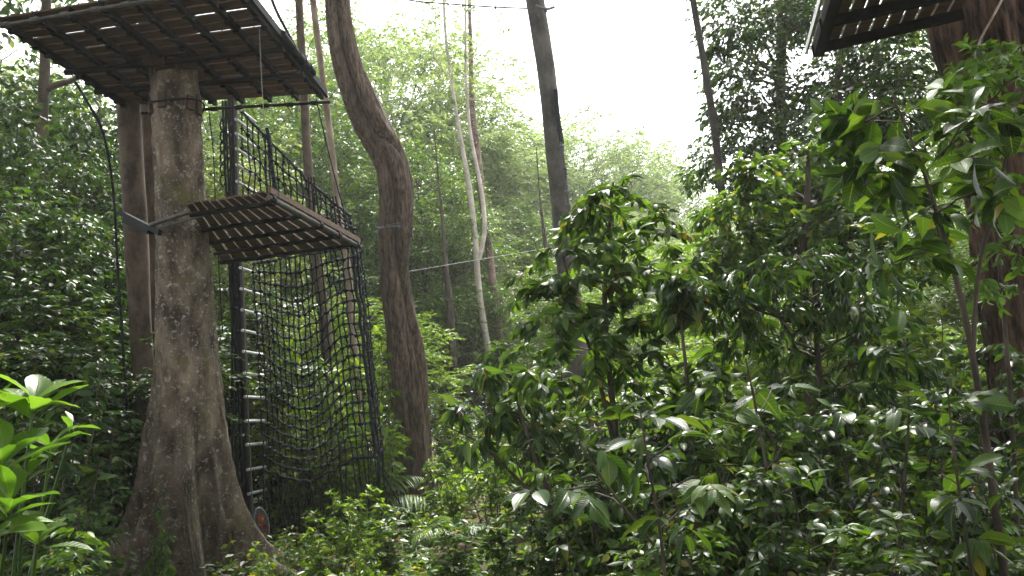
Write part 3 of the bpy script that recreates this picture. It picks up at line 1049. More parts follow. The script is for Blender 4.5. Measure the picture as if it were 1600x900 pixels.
def cargo_net():
    rng = np.random.default_rng(17)
    t = thing('climbing_net', 'black knotted rope net hanging below the lower platform beside the ladder', 'net', [*P(490, 880, 12.2)[:2], 0])
    top = lambda u: np.interp(u, [0, 1, 1.35], [412, 386, 372])
    hem = lambda u: np.interp(u, [0, .2, .42, .6, .75, .88, 1, 1.35], [733, 748, 751, 738, 720, 716, 713, 700])

    def fy(u, v):
        y = top(u) + (hem(u) - top(u)) * v
        return y + math.sin(math.pi * v**.8) * (22 * math.exp(-((u - .45) / .25)**2) - 6 * math.exp(-((u - .85) / .12)**2) - 12 * math.exp(-(u / .16)**2)) * (1 if u <= 1 else .3)

    def fx(u, v):
        l = 396 + 17 * v
        r_ = 549 + 37 * v**.9
        return (l + (r_ - l) * u) if u <= 1 else r_ + 12 * (u - 1) / .35

    def fd(u, v):
        return 12.35 - .4 * min(u, 1) + (.25 * math.sin(math.pi * u) * math.sin(math.pi * v) if u < 1 else 1.5 * (u - 1) / .35)
    us = np.concatenate([np.linspace(0, 1, 20), [1.09, 1.18, 1.27, 1.35]])
    G = net_surface(us, np.linspace(0, 1, 20), fx, fy, fd)
    mb, Gj = weave(G, rng)
    part('netting', mb, M_ROPE, t)
    mb = MB()
    for i in range(0, len(us)):
        p = Gj[i, -1].copy()
        q = p + np.array([rng.normal(0, .05), rng.normal(0, .05), 0])
        q[2] = rng.uniform(-.05, .15)
        m = (p + q) / 2 + rng.normal(0, .02, 3)
        mb.tube(spline([p, m, q], 8), .013, 5, caps=False)
    part('trailing_ropes', mb, M_ROPE, t)
    mb = MB()
    mb.tube(spline(Gj[:20, -1], 50), .021, 6)
    part('hem_rope', mb, M_ROPE, t)
    mb = MB()
    mb.tube(spline(Gj[19, :], 40), .026, 6)
    mb.tube(spline(Gj[19, :] + np.array([.05, .06, 0]), 40), .018, 6)
    part('side_rope', mb, M_ROPE, t)
    # upper net, between the ladder and the far end of the lower platform
    t2 = thing('railing_net', 'black rope net rising from the lower platform to the ladder top', 'net', P(450, 395, 12.2))
    ty = lambda u: np.interp(u, [0, .5, 1], [172, 262, 338])
    by = lambda u: np.interp(u, [0, 1], [408, 381])
    G = net_surface(np.linspace(0, 1, 19), np.linspace(0, 1, 9), lambda u, v: 376 + 170 * u + 8 * v, lambda u, v: ty(u) + (by(u) - ty(u)) * v + 8 * math.sin(math.pi * u) * math.sin(math.pi * v),
                    lambda u, v: 12.5 - .55 * u + .12 * math.sin(math.pi * u) * math.sin(math.pi * v))
    mb, Gj = weave(G, rng, .013, .031)
    part('netting', mb, M_ROPE, t2)
    mb = MB()
    mb.tube(spline(Gj[:, 0], 40), .022, 6)
    part('top_rope', mb, M_ROPE, t2)
    mb = MB()
    for px, h in ((418, 1), (486, 1), (520, 1)):
        u = (px - 376) / 170
        a, b = P(px, ty(u) - 8, 12.4 - .5 * u), P(px + 10, by(u), 12.4 - .5 * u)
        for o in (-.04, .0, .04):
            mb.tube(spline([a + np.array([o, 0, 0]), (a + b) / 2 + np.array([o * 1.5, .02, 0]), b + np.array([o, 0, 0])], 10), .014, 5)
    part('rope_bundle', mb, M_ROPE, t2)


cargo_net()


def ladder():
    base = [*P(396, 870, 12.3)[:2], 0]
    t = thing('ladder', 'pale metal rung ladder standing left of the climbing net', 'ladder', base)
    ys = [166, 186, 208, 232, 257, 283, 330, 365, 418, 451, 484, 516, 549, 583, 620, 658, 695, 734, 772]
    for y in ys:
        x = np.interp(y, [160, 300, 418, 772], [368, 370, 375, 388])
        a = P(x, y, 12.3)
        dpth = 13.0
        b = PZ(x + np.interp(y, [160, 420, 780], [27, 30, 25]), y + 12, a[2])
        v = P(x + np.interp(y, [160, 420, 780], [29, 32, 27]), y, dpth)
        b = np.array([v[0], v[1], a[2]])
        mb = MB()
        mb.tube(np.array([a, (a + b) / 2, b]), .024, 9)
        mb.tube(np.array([b - (b - a) * .03, b]), .029, 9)
        part('rung', mb, M_STEEL, t)
    mb = MB()
    C, _ = pxpath([(368, 150, 1), (371, 300, 1), (377, 415, 1), (384, 600, 1), (392, 775, 1), (396, 868, 1)], 12.42, 20)
    mb.tube(C, .03, 8)
    part('rail', mb, M_PIPE, t)
    mb = MB()
    mb.tube(C + np.array([.06, -.12, 0]), .009, 5)
    part('guide_wire', mb, M_WIRE, t)
    p = thing('support_post', 'dark wooden post wrapped in ropes behind the ladder rungs', 'post', [*P(388, 880, 12.7)[:2], 0])
    C, Rr = pxpath([(360, 140, 5.5), (364, 220, 6), (368, 320, 6.5), (373, 430, 7.5), (379, 560, 7.5), (385, 700, 7.5), (391, 880, 8)], 12.75, 40)
    mb = MB()
    trunk_shape(mb, C[::-1], Rr[::-1], 12, None, 4, .03)
    part('pole', mb, M_POST, p)
    rng = np.random.default_rng(6)
    b = thing('rope_bundle', 'bundle of black ropes hanging along the left of the ladder post', 'ropes', P(355, 870, 12.5) * np.array([1, 1, 0]))
    mb = MB()
    for k in range(7):
        o = rng.uniform(-6, 8)
        C, _ = pxpath([(352 + o, 158, 1), (355 + o * .7 + rng.normal(0, 2), 230, 1), (358 + o, 305, 1), (362 + o * .8 + rng.normal(0, 2), 420, 1), (366 + o + rng.normal(0, 3), 560, 1), (368 + o * 1.2, 700, 1), (378 + o, 860, 1)], 12.45 + rng.uniform(-.1, .1), 40)
        mb.tube(C, rng.uniform(.011, .02), 5)
        for q in rng.integers(2, 38, 5):
            mb.ball(C[q], .035)
    for k in range(6):
        y = 185 + k * 17
        C, _ = pxpath([(347, y, 1), (344, y + 12, 1), (349, y + 22, 1), (353, y + 10, 1), (349, y - 2, 1)], 12.3, 10)
        mb.tube(C, .014, 5)
    part('ropes', mb, M_ROPE, b)


ladder()


def sign():
    c = P(408, 818, 11.55)
    t = thing('oval_sign', 'dark oval sign with an orange hand mark standing at the foot of the ladder', 'sign', [c[0], c[1], 0])
    yaw = R(50)
    ex = np.array([math.cos(yaw), math.sin(yaw), 0])
    ey = nrm(UP + ex * -.16)
    nrml = np.cross(ex, UP)               # faces the camera
    if nrml[1] > 0:
        nrml = -nrml
    rx, ry = .112, .225

    def oval(mb, rx, ry, off, th, n=36):
        a = np.arange(n) * 2 * math.pi / n
        rim = c + np.cos(a)[:, None] * ex * rx + np.sin(a)[:, None] * ey * ry
        V = np.vstack([rim + nrml * (off + th), rim + nrml * off, [c + nrml * (off + th)], [c + nrml * off]])
        k = np.arange(n)
        k2 = (k + 1) % n
        mb.add(V, np.vstack([np.stack([np.full(n, 2 * n), k, k2], 1), np.stack([np.full(n, 2 * n + 1), n + k2, n + k], 1)]))
        mb.add(V, np.stack([k, n + k, n + k2, k2], 1))
    mb = MB()
    oval(mb, rx, ry, 0, .02)
    part('board', mb, M_SIGN, t, smooth=False)
    mb = MB()
    a = np.linspace(0, 2 * math.pi, 48)
    mb.tube(c + np.cos(a)[:, None] * ex * rx + np.sin(a)[:, None] * ey * ry + nrml * .01, .014, 6)
    part('rim', mb, M_SIGNRIM, t)
    q = lambda u, v, o=.024: c + ex * u * rx + ey * v * ry + nrml * o
    mb = MB()
    for (u0, v0, u1, v1, r) in ((-.30, .25, -.42, .50, .013), (-.14, .28, -.2, .62, .014), (.05, .28, .06, .60, .014), (.22, .25, .30, .50, .013), (-.35, .16, -.6, .3, .012)):
        mb.tube(np.array([q(u0, v0), q((u0 + u1) / 2, (v0 + v1) / 2), q(u1, v1)]), r, 6)
    mb.ball(q(-.05, .2), .045, 0, (1, .35, 1.1))
    mb.tube(np.array([q(-.5, -.02), q(-.3, -.06), q(.05, -.04)]), .008, 5)
    part('hand_emblem', mb, M_ORANGE, t)
    mb = MB()
    rng = np.random.default_rng(2)
    for row, (v, u0, u1) in enumerate(((-.18, -.35, .6), (-.50, -.25, .55))):
        for u in np.linspace(u0, u1, 5):
            h = .10
            mb.tube(np.array([q(u, v - h), q(u + .02, v), q(u, v + h)]), .010, 5)
            s = rng.choice([-h, 0, h])
            mb.tube(np.array([q(u, v + s), q(u + .06, v + s), q(u + .12, v + s)]), .008, 5)
    part('lettering', mb, M_REDP, t)
    mb = MB()
    bar(mb, c * np.array([1, 1, 0]) - nrml * .02 - UP * .1, c - nrml * .02, .05, .03)
    part('stake', mb, M_POST, t, smooth=False)


sign()

# ------------------------------------------------------------------ ropes and cables


def rope(name, label, pts, d, r, m, n=24, knots=(), cat='rope', sides=6, kr=2.2):
    rows = [[*P(q[0], q[1], q[2] if len(q) > 2 else d)] for q in pts]
    C = spline(rows, n)
    mb = MB()
    mb.tube(C, r, sides)
    for k in knots:
        c = C[int(k * (n - 1))]
        mb.ball(c, r * kr)
        mb.ball(c + np.array([0, 0, -r * kr]), r * kr * .8)
    o = ob(name, mb.mesh(name, m, C[0]), None, C[0])
    return tag(o, label, cat)


rope('black_cable', 'thick black cable slanting down to the right corner of the upper platform', [(412, -60, 11.0), (425, 0), (450, 52), (480, 104), (511, 152)], 11.2, .022, M_ROPE, cat='cable')
rope('safety_line', 'thin grey wire hanging from the upper platform to the knotted lanyard', [(405, 45), (408, 110), (413, 190), (416, 205)], 9.0, .005, M_WIRE, cat='wire')
rope('lanyard', 'thick black knotted lanyard hanging in front of the railing net', [(417, 200), (421, 222), (424, 250), (428, 280), (434, 306)], 9.0, .020, M_ROPE, knots=(.15, .3, .5, .75), cat='lanyard', kr=1.5)
rope('safety_line', 'thin dark rope from the right corner of the upper platform to the net corner', [(494, 155), (508, 215), (524, 280), (541, 340), (552, 372)], 11.7, .010, M_ROPE, knots=(.93,), cat='rope')
rope('safety_line', 'thin dark cord hanging beside the buttressed trunk under the upper platform', [(326, 170), (333, 235), (336, 300), (342, 420), (348, 520)], 11.3, .008, M_ROPE, cat='cord')
rope('hanging_vine', 'black liana hanging left of the slender trunks from the platform corner', [(118, 128), (140, 165), (160, 205), (176, 290), (184, 420), (192, 540), (200, 660), (209, 790), (214, 900)], 10.3, .017, M_ROPE, 60, cat='vine')
rope('zip_cable', 'black cable crossing the white sky top centre', [(560, -14), (645, 1), (700, 6), (773, 11), (850, 14)], 17.2, .016, M_ROPE, knots=(.58, .75), cat='cable', kr=1.8)
rope('tied_rope', 'grey rope end knotted round the top of the leaning centre trunk', [(838, 9, 16.7), (848, 13, 16.6), (856, 14, 16.7), (866, 11, 16.8)], 16.7, .03, M_ROPEG, knots=(.55,), kr=1.6)
rope('black_strap', 'black strap hanging down the right side of the leaning centre trunk', [(868, 140), (871, 180), (878, 225)], 16.75, .055, M_ROPE, knots=(.75,), cat='strap', kr=1.2)
rope('knotted_rope', 'grey knotted rope hanging below the black strap on the centre trunk', [(877, 222), (881, 255), (886, 300), (891, 340), (896, 385)], 16.6, .032, M_ROPEG, knots=(.28, .3, .33, .06, .5, .63, .78, .9), kr=1.7)
rope('guy_rope', 'dark guy rope slanting from the lower right corner of the climbing net', [(587, 713), (602, 745), (620, 778), (640, 812)], 12.2, .014, M_ROPE)
rope('tension_wire', 'pale wire stretched from the twisted tree to the leaning centre trunk', [(560, 437, 14.6), (640, 424, 15.1), (735, 408, 15.8), (880, 384, 16.9)], 15, .005, M_WIRE, cat='wire')
rope('tension_wire', 'dark thin wire hanging below the slatted platform at top right', [(1456, 36), (1466, 85), (1476, 130)], 7.0, .006, M_ROPE, cat='wire')
rope('bare_vine', 'pale bare vine curving up the reddish trunk', [(1572, -12, 6.95), (1552, 25, 6.98), (1532, 62, 7.05), (1523, 95, 7.08), (1520, 140, 7.1), (1524, 230, 7.1)], 7, .010, bark_mat('pale_vine', (.25, .2, .15), (.45, .4, .32), bumpd=.003), cat='vine')


def tie():
    c = P(618, 361, 15)
    t = thing('wire_tie', 'steel wire and wooden block tied round the bend of the twisted tree', 'wire', c)
    mb = MB()
    th = np.linspace(0, 2 * math.pi, 40)
    for dz in (.03, -.01, .06):
        mb.tube(np.stack([c[0] + .345 * np.cos(th), c[1] + .36 * np.sin(th), c[2] + dz + .02 * np.sin(th * 2 + dz * 40)], 1), .006, 5)
    a = P(591, 360, 14.8)
    mb.tube(np.array([a, a + np.array([-.02, 0, -.08]), a + np.array([-.03, -.02, -.16])]), .005, 4)
    mb.tube(np.array([a + np.array([-.02, 0, .06]), a + np.array([.06, -.1, .02]), a + np.array([.16, -.2, -.01])]), .008, 4)
    part('loop', mb, M_WIRE, t)
    mb = MB()
    q = P(642, 363, 14.85)
    mb.box(q, (.03, 0, 0), (0, .05, 0), (0, 0, .085))
    part('block', mb, M_BLOCK, t, smooth=False)


tie()
#==PART3==
# ------------------------------------------------------------------ vegetation


def shrub_meshes(seed, H, Rr, nst, nbr, k, size, tmpl, leafm, stemm=B_DARK, droop=.3, ang=55, low=.15, br=.45, stem_r=.012, horiz=.65, sag=.25, top_whorl=0):
    rng = np.random.default_rng(seed)
    sb, fb = MB(), MB()
    for s in range(nst):
        a = rng.uniform(0, 6.28)
        q = Rr * math.sqrt(rng.uniform(.02, 1))
        h = H * (rng.uniform(.6, 1) if s else 1)
        base = np.array([math.cos(a), math.sin(a), 0]) * q * .25 + np.array([0, 0, -.12])
        tip = np.array([math.cos(a) * q, math.sin(a) * q, h])
        m = (base + tip) / 2 + rng.normal(0, .12, 3) * H * .3
        m[2] = h * .5
        C = spline([base, m, tip], 12)
        C[1:-1, :2] += rng.normal(0, .01 * H, (10, 2))
        sb.tube(C, np.linspace(stem_r, stem_r * .3, 12), 5, 0, caps=False)
        u = rng.uniform(low, 1, nbr)**.8
        P0 = np.array([[np.interp(x, np.linspace(0, 1, 12), C[:, i]) for i in range(3)] for x in u])
        az = rng.uniform(0, 6.28, nbr)
        D = np.stack([np.cos(az), np.sin(az), rng.uniform(-.05, .7, nbr)], 1)
        Ls = br * H * .4 * rng.uniform(.5, 1.3, nbr) * (1.1 - .6 * u)
        twig_leaves(fb, rng, P0, D, Ls, k, size, tmpl, ang, droop, sag=sag, mi=0, tw_mi=1, tw_r=stem_r * .35, horiz=horiz)
        if top_whorl:
            whorl(fb, rng, C[-1], C[-1] - C[-3], top_whorl, size, tmpl, 55)
    return sb.mesh('stem', stemm), fb.mesh('foliage', [leafm, stemm])


def rosette_mesh(seed, n, ln, leafm, tmpl, up=.9):
    rng = np.random.default_rng(seed)
    mb = MB()
    a = np.arange(n) * 2.4
    e = np.linspace(1.25, .25, n) * up
    yd = np.stack([np.cos(a) * np.cos(e), np.sin(a) * np.cos(e), np.sin(e)], 1) + rng.normal(0, .08, (n, 3))
    no = np.stack([-np.cos(a) * np.sin(e), -np.sin(a) * np.sin(e), np.cos(e)], 1)
    put_leaves(mb, rng, tmpl, np.zeros((n, 3)) + np.array([0, 0, .03]) + rng.normal(0, .012, (n, 3)), yd, no, ln * rng.uniform(.7, 1.15, n))
    return mb.mesh('leaves', leafm)


def palm_meshes(seed, nf, fl, leafm, stem_h=.3):
    rng = np.random.default_rng(seed)
    sb, fb = MB(), MB()
    sb.tube(np.array([(0, 0, -.1), (0, 0, stem_h * .5), (0, 0, stem_h)]), .03, 7)
    tm = [leaf_template(4, 2, .09, .5, .25), leaf_template(4, 2, .10, .4, .4)]
    for i in range(nf):
        a = i * 2.4 + rng.uniform(-.3, .3)
        e = rng.uniform(.5, 1.25)
        L = fl * rng.uniform(.75, 1.1)
        u = np.linspace(0, 1, 16)
        hor = np.array([math.cos(a), math.sin(a), 0])
        C = np.array([0, 0, stem_h]) + hor * (L * u * math.cos(e) + .25 * L * u**2)[:, None] + UP * (L * u * math.sin(e) - .62 * L * u**2)[:, None]
        fb.tube(C, np.linspace(.010, .003, 16), 4, 1, caps=False)
        k = 26
        t = np.linspace(.15, 1, k)
        pos = np.array([[np.interp(x, u, C[:, j]) for j in range(3)] for x in t])
        T = nrm(np.gradient(pos, axis=0))
        S = nrm(np.cross(T, UP))
        for sgn in (-1, 1):
            yd = T * .55 + S * sgn * .9 + np.array([0, 0, -.25]) + rng.normal(0, .06, (k, 3))
            put_leaves(fb, rng, tm, pos, yd, np.cross(S, T) + 0 * T, fl * .34 * np.sin(np.pi * (t * .85 + .08)) + .05)
    return sb.mesh('stem', B_DARK), fb.mesh('fronds', [leafm, B_DARK])


# ---- far trees, leaf colour paled to imitate haze
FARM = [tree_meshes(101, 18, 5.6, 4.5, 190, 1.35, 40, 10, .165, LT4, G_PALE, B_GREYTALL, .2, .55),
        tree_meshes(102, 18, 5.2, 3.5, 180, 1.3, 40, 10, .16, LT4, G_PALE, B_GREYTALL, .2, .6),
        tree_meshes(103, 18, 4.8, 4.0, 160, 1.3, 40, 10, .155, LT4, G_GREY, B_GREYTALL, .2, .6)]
FAR = [
    (880, 150, 46, 0, 'broad pale tree crown rising highest into the white sky right of centre trunk'),
    (975, 190, 50, 1, 'pale rounded tree crown sloping down into the white gap on the right'),
    (800, 232, 42, 1, 'pale green tree between the forked white trunk and the leaning centre trunk'),
    (1045, 238, 58, 2, 'greyish hazy tree at the right end of the far crown line'),
    (1020, 318, 40, 0, 'light green tree low in the gap beside the thin leaning trunk'),
    (930, 300, 36, 1, 'hazy green tree just right of the leaning centre trunk'),
    (742, 250, 38, 0, 'hazy tree directly behind the forked white trunk'),
    (640, 95, 36, 1, 'tall loose pale tree top left of the forked white trunk'),
    (585, 20, 40, 0, 'tall pale tree showing through beside the top of the twisted trunk'),
    (1440, 60, 34, 0, 'yellowish pale tree behind the gap left of the reddish trunk'),
    (1600, 20, 32, 1, 'pale green tree peeping out to the right of the reddish trunk'),
    (1120, 330, 44, 2, 'greyish tree low behind the thin leaning trunk'),
    (690, 330, 44, 2, 'dull grey-green tree low between the twisted trunk and the white trunks'),
    (1250, 240, 40, 1, 'far tree glimpsed through the dark right-hand canopy'),
    (60, 60, 36, 0, 'far pale tree glimpsed through the leaves at the upper left'),
    (380, 40, 34, 1, 'far pale tree behind the ladder top under the upper platform'),
]
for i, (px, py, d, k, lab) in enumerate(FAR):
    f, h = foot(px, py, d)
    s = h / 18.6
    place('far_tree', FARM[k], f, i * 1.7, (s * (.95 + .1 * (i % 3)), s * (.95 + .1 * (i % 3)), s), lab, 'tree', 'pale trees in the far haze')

# ---- middle-distance trees
MIDM = [tree_meshes(201, 13, 3.2, 1.2, 85, 1.1, 40, 9, .145, LT4, G_MID, B_DARK, .13, .55),
        tree_meshes(202, 13, 2.8, 1.5, 80, 1.05, 40, 9, .135, LT4, G_MID, B_DARK, .12, .6, droop=.5),
        tree_meshes(203, 13, 2.7, 1.0, 76, 1.05, 40, 9, .14, LT4, G_GREY, B_DARK, .12, .5),
        tree_meshes(204, 13, 3.0, .8, 80, 1.05, 30, 9, .16, LT4, G_BRIGHT, B_DARK, .12, .55)]
MID = [
    (588, 205, 27, 0, 'bushy green tree just left of the bend in the twisted trunk'),
    (655, 205, 26, 1, 'leafy tree just right of the bend in the twisted trunk'),
    (705, 270, 29, 2, 'dull green tree filling the gap left of the forked white trunk'),
    (800, 315, 31, 0, 'green tree right of the forked white trunk'),
    (845, 370, 28, 2, 'low grey-green tree just left of the leaning centre trunk'),
    (540, 265, 25, 1, 'green tree behind the upper right corner of the railing net'),
    (470, 130, 27, 0, 'green tree behind the thin brown trunk above the railing net'),
    (405, 195, 25, 1, 'green tree showing through the railing net near the ladder top'),
    (440, 30, 29, 1, 'leafy tree top behind the right edge of the upper platform'),
    (350, 150, 18, 2, 'dark green tree between the buttressed trunk and the ladder post'),
    (480, 480, 19, 3, 'bushy tree seen through the middle of the climbing net'),
    (420, 520, 17.5, 3, 'bushy tree seen through the left side of the climbing net'),
    (572, 440, 18.5, 3, 'bright bushy tree between the climbing net and the twisted trunk'),
    (740, 400, 27, 2, 'shady tree behind the foot of the forked white trunk'),
    (670, 420, 25, 2, 'shady tree right behind the lower half of the twisted trunk'),
    (905, 390, 24, 0, 'green tree behind the base of the leaning centre trunk'),
    (985, 370, 22, 3, 'light tree low between the centre trunk and the thin leaning trunk'),
    (1085, 350, 20, 3, 'green tree at the foot of the thin leaning trunk'),
    (1180, 400, 15, 3, 'leafy tree in the shade just right of the thin leaning trunk'),
    (1290, 470, 16, 3, 'leafy tree far behind the dark sapling'),
    (1385, 420, 15, 2, 'grey-green tree behind the right half of the leafy thicket'),
    (1465, 330, 15.5, 0, 'green tree glimpsed left of the reddish trunk at mid height'),
    (1500, 180, 21, 1, 'light tree in the gap between the slatted platform and the reddish trunk'),
    (1600, 330, 14, 0, 'green tree behind the reddish trunk at the right edge'),
    (1440, 500, 13, 3, 'low bushy tree deep in the thicket left of the reddish trunk'),
    (1120, 500, 14, 3, 'low bushy tree under the thin leaning trunk'),
    (1240, 530, 13, 3, 'low bright green tree deep in the thicket behind the dark sapling'),
    (1540, 520, 12, 3, 'low bushy tree right behind the foot of the reddish trunk'),
    (1340, 550, 12.5, 3, 'low bushy tree behind the right side of the dark sapling'),
]
for i, (px, py, d, k, lab) in enumerate(MID):
    f, h = foot(px, py, d)
    s = h / 13.4
    place('rainforest_tree', MIDM[k], f, i * 2.3 + .4, (max(s, .62), max(s, .62), s), lab, 'tree', 'rainforest trees in the middle distance')

# ---- dark trees on the left
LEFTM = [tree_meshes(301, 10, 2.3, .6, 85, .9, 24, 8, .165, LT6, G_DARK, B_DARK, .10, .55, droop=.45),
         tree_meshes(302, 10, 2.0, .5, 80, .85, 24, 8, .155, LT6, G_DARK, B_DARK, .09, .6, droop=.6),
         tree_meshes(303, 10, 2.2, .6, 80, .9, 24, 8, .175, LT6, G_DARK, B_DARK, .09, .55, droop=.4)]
LEFT = [
    (10, 150, 16, 0, 'dark leafy tree at the far left edge below the upper platform'),
    (98, 175, 14.5, 1, 'dark leafy tree behind the forked pale brown trunk'),
    (168, 215, 15, 0, 'dark leafy tree directly behind the black liana'),
    (50, 262, 12, 2, 'green leafy tree low at the left edge above the bright plant'),
    (118, 345, 13, 1, 'dark drooping tree left of the slender trunks'),
    (5, 400, 10.5, 0, 'dark bushy tree cut by the left edge above the bright leaves'),
    (175, 450, 12.5, 0, 'dark bushy tree low behind the slender trunks'),
    (342, 430, 15, 2, 'green bushy tree between the buttressed trunk and the ladder'),
    (130, 70, 20, 2, 'tree rising behind the left corner of the upper platform'),
    (20, 15, 22, 0, 'tall dark tree in the top left corner behind the platform'),
    (50, 500, 10.5, 1, 'dark low tree right behind the bright-leaved plant'),
    (330, 200, 20, 0, 'dark tree right of the buttressed trunk beneath the upper platform'),
]
for i, (px, py, d, k, lab) in enumerate(LEFT):
    f, h = foot(px, py, d)
    s = h / 10.3
    w_ = max(s, .72)
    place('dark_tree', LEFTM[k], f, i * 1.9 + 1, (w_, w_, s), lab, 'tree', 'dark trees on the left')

# ---- plants modelled one by one


def custom(name, label, cat, stems, clusters, k, size, tmpl, leafm, seed, d, stemm=B_DARK, flat=.6, group=None, droop=.3, pn=('trunk', 'crown'), whorls=0, **kw):
    """stems: pixel paths; clusters (px, py, d, r, twigs) joined to the nearest stem"""
    rng = np.random.default_rng(seed)
    Cs = []
    sb, fb = MB(), MB()
    for st in stems:
        C, Rr = pxpath(st, d, 40)
        Cs.append((C, Rr))
        trunk_shape(sb, C[::-1], Rr[::-1], 8, None, seed, .05)
    A = np.vstack([c for c, _ in Cs])
    RA = np.concatenate([r for _, r in Cs])
    low = Cs[0][0][-1]
    t = thing(name, label, cat, [low[0], low[1], max(low[2], float(gz(low[0], low[1])))], group)
    for (px, py, dd, r, n) in clusters:
        c = P(px, py, dd)
        q = A + UP * .35 * np.linalg.norm(A[:, :2] - c[:2], axis=1)[:, None]
        j = int(np.argmin(np.linalg.norm(q - c, axis=1)))
        limb(sb, rng, A[j], c, min(RA[j] * .5, .03), .005, 5, 0, .12)
        cluster(fb, rng, c, r, n, k, size, tmpl, flat, 0, 1, droop=droop, **kw)
        if whorls:
            for _ in range(whorls):
                e = c + nrm(rng.normal(0, 1, 3)) * r * rng.uniform(.3, 1) * np.array([1, 1, flat])
                limb(sb, rng, (A[j] + c) / 2, e, .006, .003, 4, 0, .1, 5)
                whorl(fb, rng, e, nrm(e - c) + UP * .7, 7, size * 1.15, tmpl, 65)
    part(pn[0], sb, stemm, t)
    part(pn[1], fb, [leafm, stemm], t)
    return t


rc = np.random.default_rng(900)
cl = []
for px, py, r in [(1147, 40, 0.85), (1165, 20, 1.1), (1215, 5, 1.2), (1280, -30, 1.3), (1142, 120, 0.68), (1160, 95, .9), (1210, 60, .9), (1180, 130, .9), (1152, 190, 0.77), (1175, 185, 1.0), (1215, 160, .7), (1132, 250, 0.68), (1150, 240, 1.0), (1200, 225, 1.0), (1245, 215, .9), (1230, 30, .9), (1195, -30, 1.2), (1270, 20, .8), (1300, 15, .8), (1130, -40, 1.0), (1095, 280, .6), (1122, 175, 0.42), (1127, 80, 0.42)]:
    cl.append((px, py, 14.5 + rc.uniform(-1.2, 1.2), r * .85, int(66 * r)))
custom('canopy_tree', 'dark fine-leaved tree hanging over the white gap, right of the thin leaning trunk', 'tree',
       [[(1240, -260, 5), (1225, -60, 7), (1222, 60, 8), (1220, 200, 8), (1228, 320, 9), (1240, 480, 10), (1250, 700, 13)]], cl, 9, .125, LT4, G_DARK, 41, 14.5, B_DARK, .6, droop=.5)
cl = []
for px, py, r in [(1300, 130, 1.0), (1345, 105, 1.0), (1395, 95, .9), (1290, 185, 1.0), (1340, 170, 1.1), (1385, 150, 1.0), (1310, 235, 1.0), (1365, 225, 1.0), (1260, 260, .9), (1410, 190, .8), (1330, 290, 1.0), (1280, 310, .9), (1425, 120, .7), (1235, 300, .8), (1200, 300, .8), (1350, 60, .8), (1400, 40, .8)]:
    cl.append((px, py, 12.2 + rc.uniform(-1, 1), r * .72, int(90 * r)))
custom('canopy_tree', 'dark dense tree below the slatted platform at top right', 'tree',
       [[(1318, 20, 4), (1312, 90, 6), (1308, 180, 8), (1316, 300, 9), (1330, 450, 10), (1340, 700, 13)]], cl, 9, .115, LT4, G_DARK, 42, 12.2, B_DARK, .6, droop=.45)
cl = []
for px, py, r in [(1170, 320, .7), (1215, 290, .7), (1260, 300, .8), (1310, 285, .7), (1360, 300, .8), (1405, 330, .7), (1140, 370, .7), (1190, 370, .8), (1240, 350, .8), (1290, 350, .8), (1340, 360, .8), (1390, 390, .7), (1420, 430, .7), (1110, 420, .6), (1160, 430, .7), (1220, 420, .7), (1280, 410, .7), (1350, 430, .7), (1180, 270, .5), (1250, 250, .5), (1120, 330, .5)]:
    cl.append((px, py, 9.6 + rc.uniform(-.8, .8), r * .62, int(70 * r)))
custom('leafy_tree', 'mid-green leafy tree with upturned leaves below the dark canopy on the right', 'tree',
       [[(1262, 235, 3), (1262, 300, 5), (1256, 400, 7), (1262, 560, 8), (1275, 850, 11)], [(1160, 300, 2.5), (1175, 380, 4), (1215, 480, 5), (1262, 600, 6)]], cl, 8, .13, LT6, G_MID, 43, 9.6, B_DARK, .65, droop=.25)
cl = []
for px, py, r in [(1190, 440, .5), (1235, 415, .5), (1280, 400, .5), (1330, 420, .5), (1375, 455, .5), (1150, 470, .4), (1200, 490, .5), (1260, 470, .5), (1320, 485, .55), (1380, 505, .5), (1170, 530, .4), (1230, 540, .4), (1300, 540, .5), (1360, 560, .5), (1410, 570, .4), (1250, 600, .5), (1320, 610, .5), (1375, 630, .45), (1215, 650, .4), (1285, 670, .5), (1345, 680, .4), (1095, 445, .4), (1125, 500, .35), (1240, 720, .4), (1330, 740, .4)]:
    cl.append((px, py, 6.6 + rc.uniform(-.5, .5), r * .62, int(52 * r)))
custom('dark_sapling', 'dark drooping sapling with a thin trunk in the middle of the right-hand thicket', 'sapling',
       [[(1268, 395, 2), (1274, 470, 4), (1278, 560, 4.5), (1290, 640, 5), (1305, 720, 5.5), (1320, 800, 6), (1345, 930, 7)]], cl, 9, .115, LT6N, G_DARK, 44, 6.6, B_DARK, .5, droop=.75, sag=.4)
cl = []
for px, py, r in [(1390, 165, .30), (1345, 190, .28), (1430, 235, .32), (1380, 250, .32), (1335, 255, .25), (1470, 285, .32), (1420, 310, .32), (1500, 215, .3), (1545, 165, .3), (1560, 275, .32), (1460, 365, .3), (1410, 390, .22)]:
    cl.append((px, py, 4.2 + rc.uniform(-.4, .4), r, int(12 * r)))
custom('broadleaf_sapling', 'near sapling with large glossy oval leaves in front of the reddish trunk', 'sapling',
       [[(1395, 150, 1.5), (1440, 260, 2.5), (1478, 380, 3.5), (1505, 480, 4.5), (1522, 570, 5), (1535, 650, 5.5), (1556, 800, 6.5), (1580, 980, 7.5)], [(1585, 180, 1.5), (1560, 300, 2.5), (1530, 420, 3), (1520, 560, 3.5)]], cl, 5, .19, LTB, G_NEARM, 45, 4.2, B_DARK, .6, droop=.12, whorls=1)
cl = []
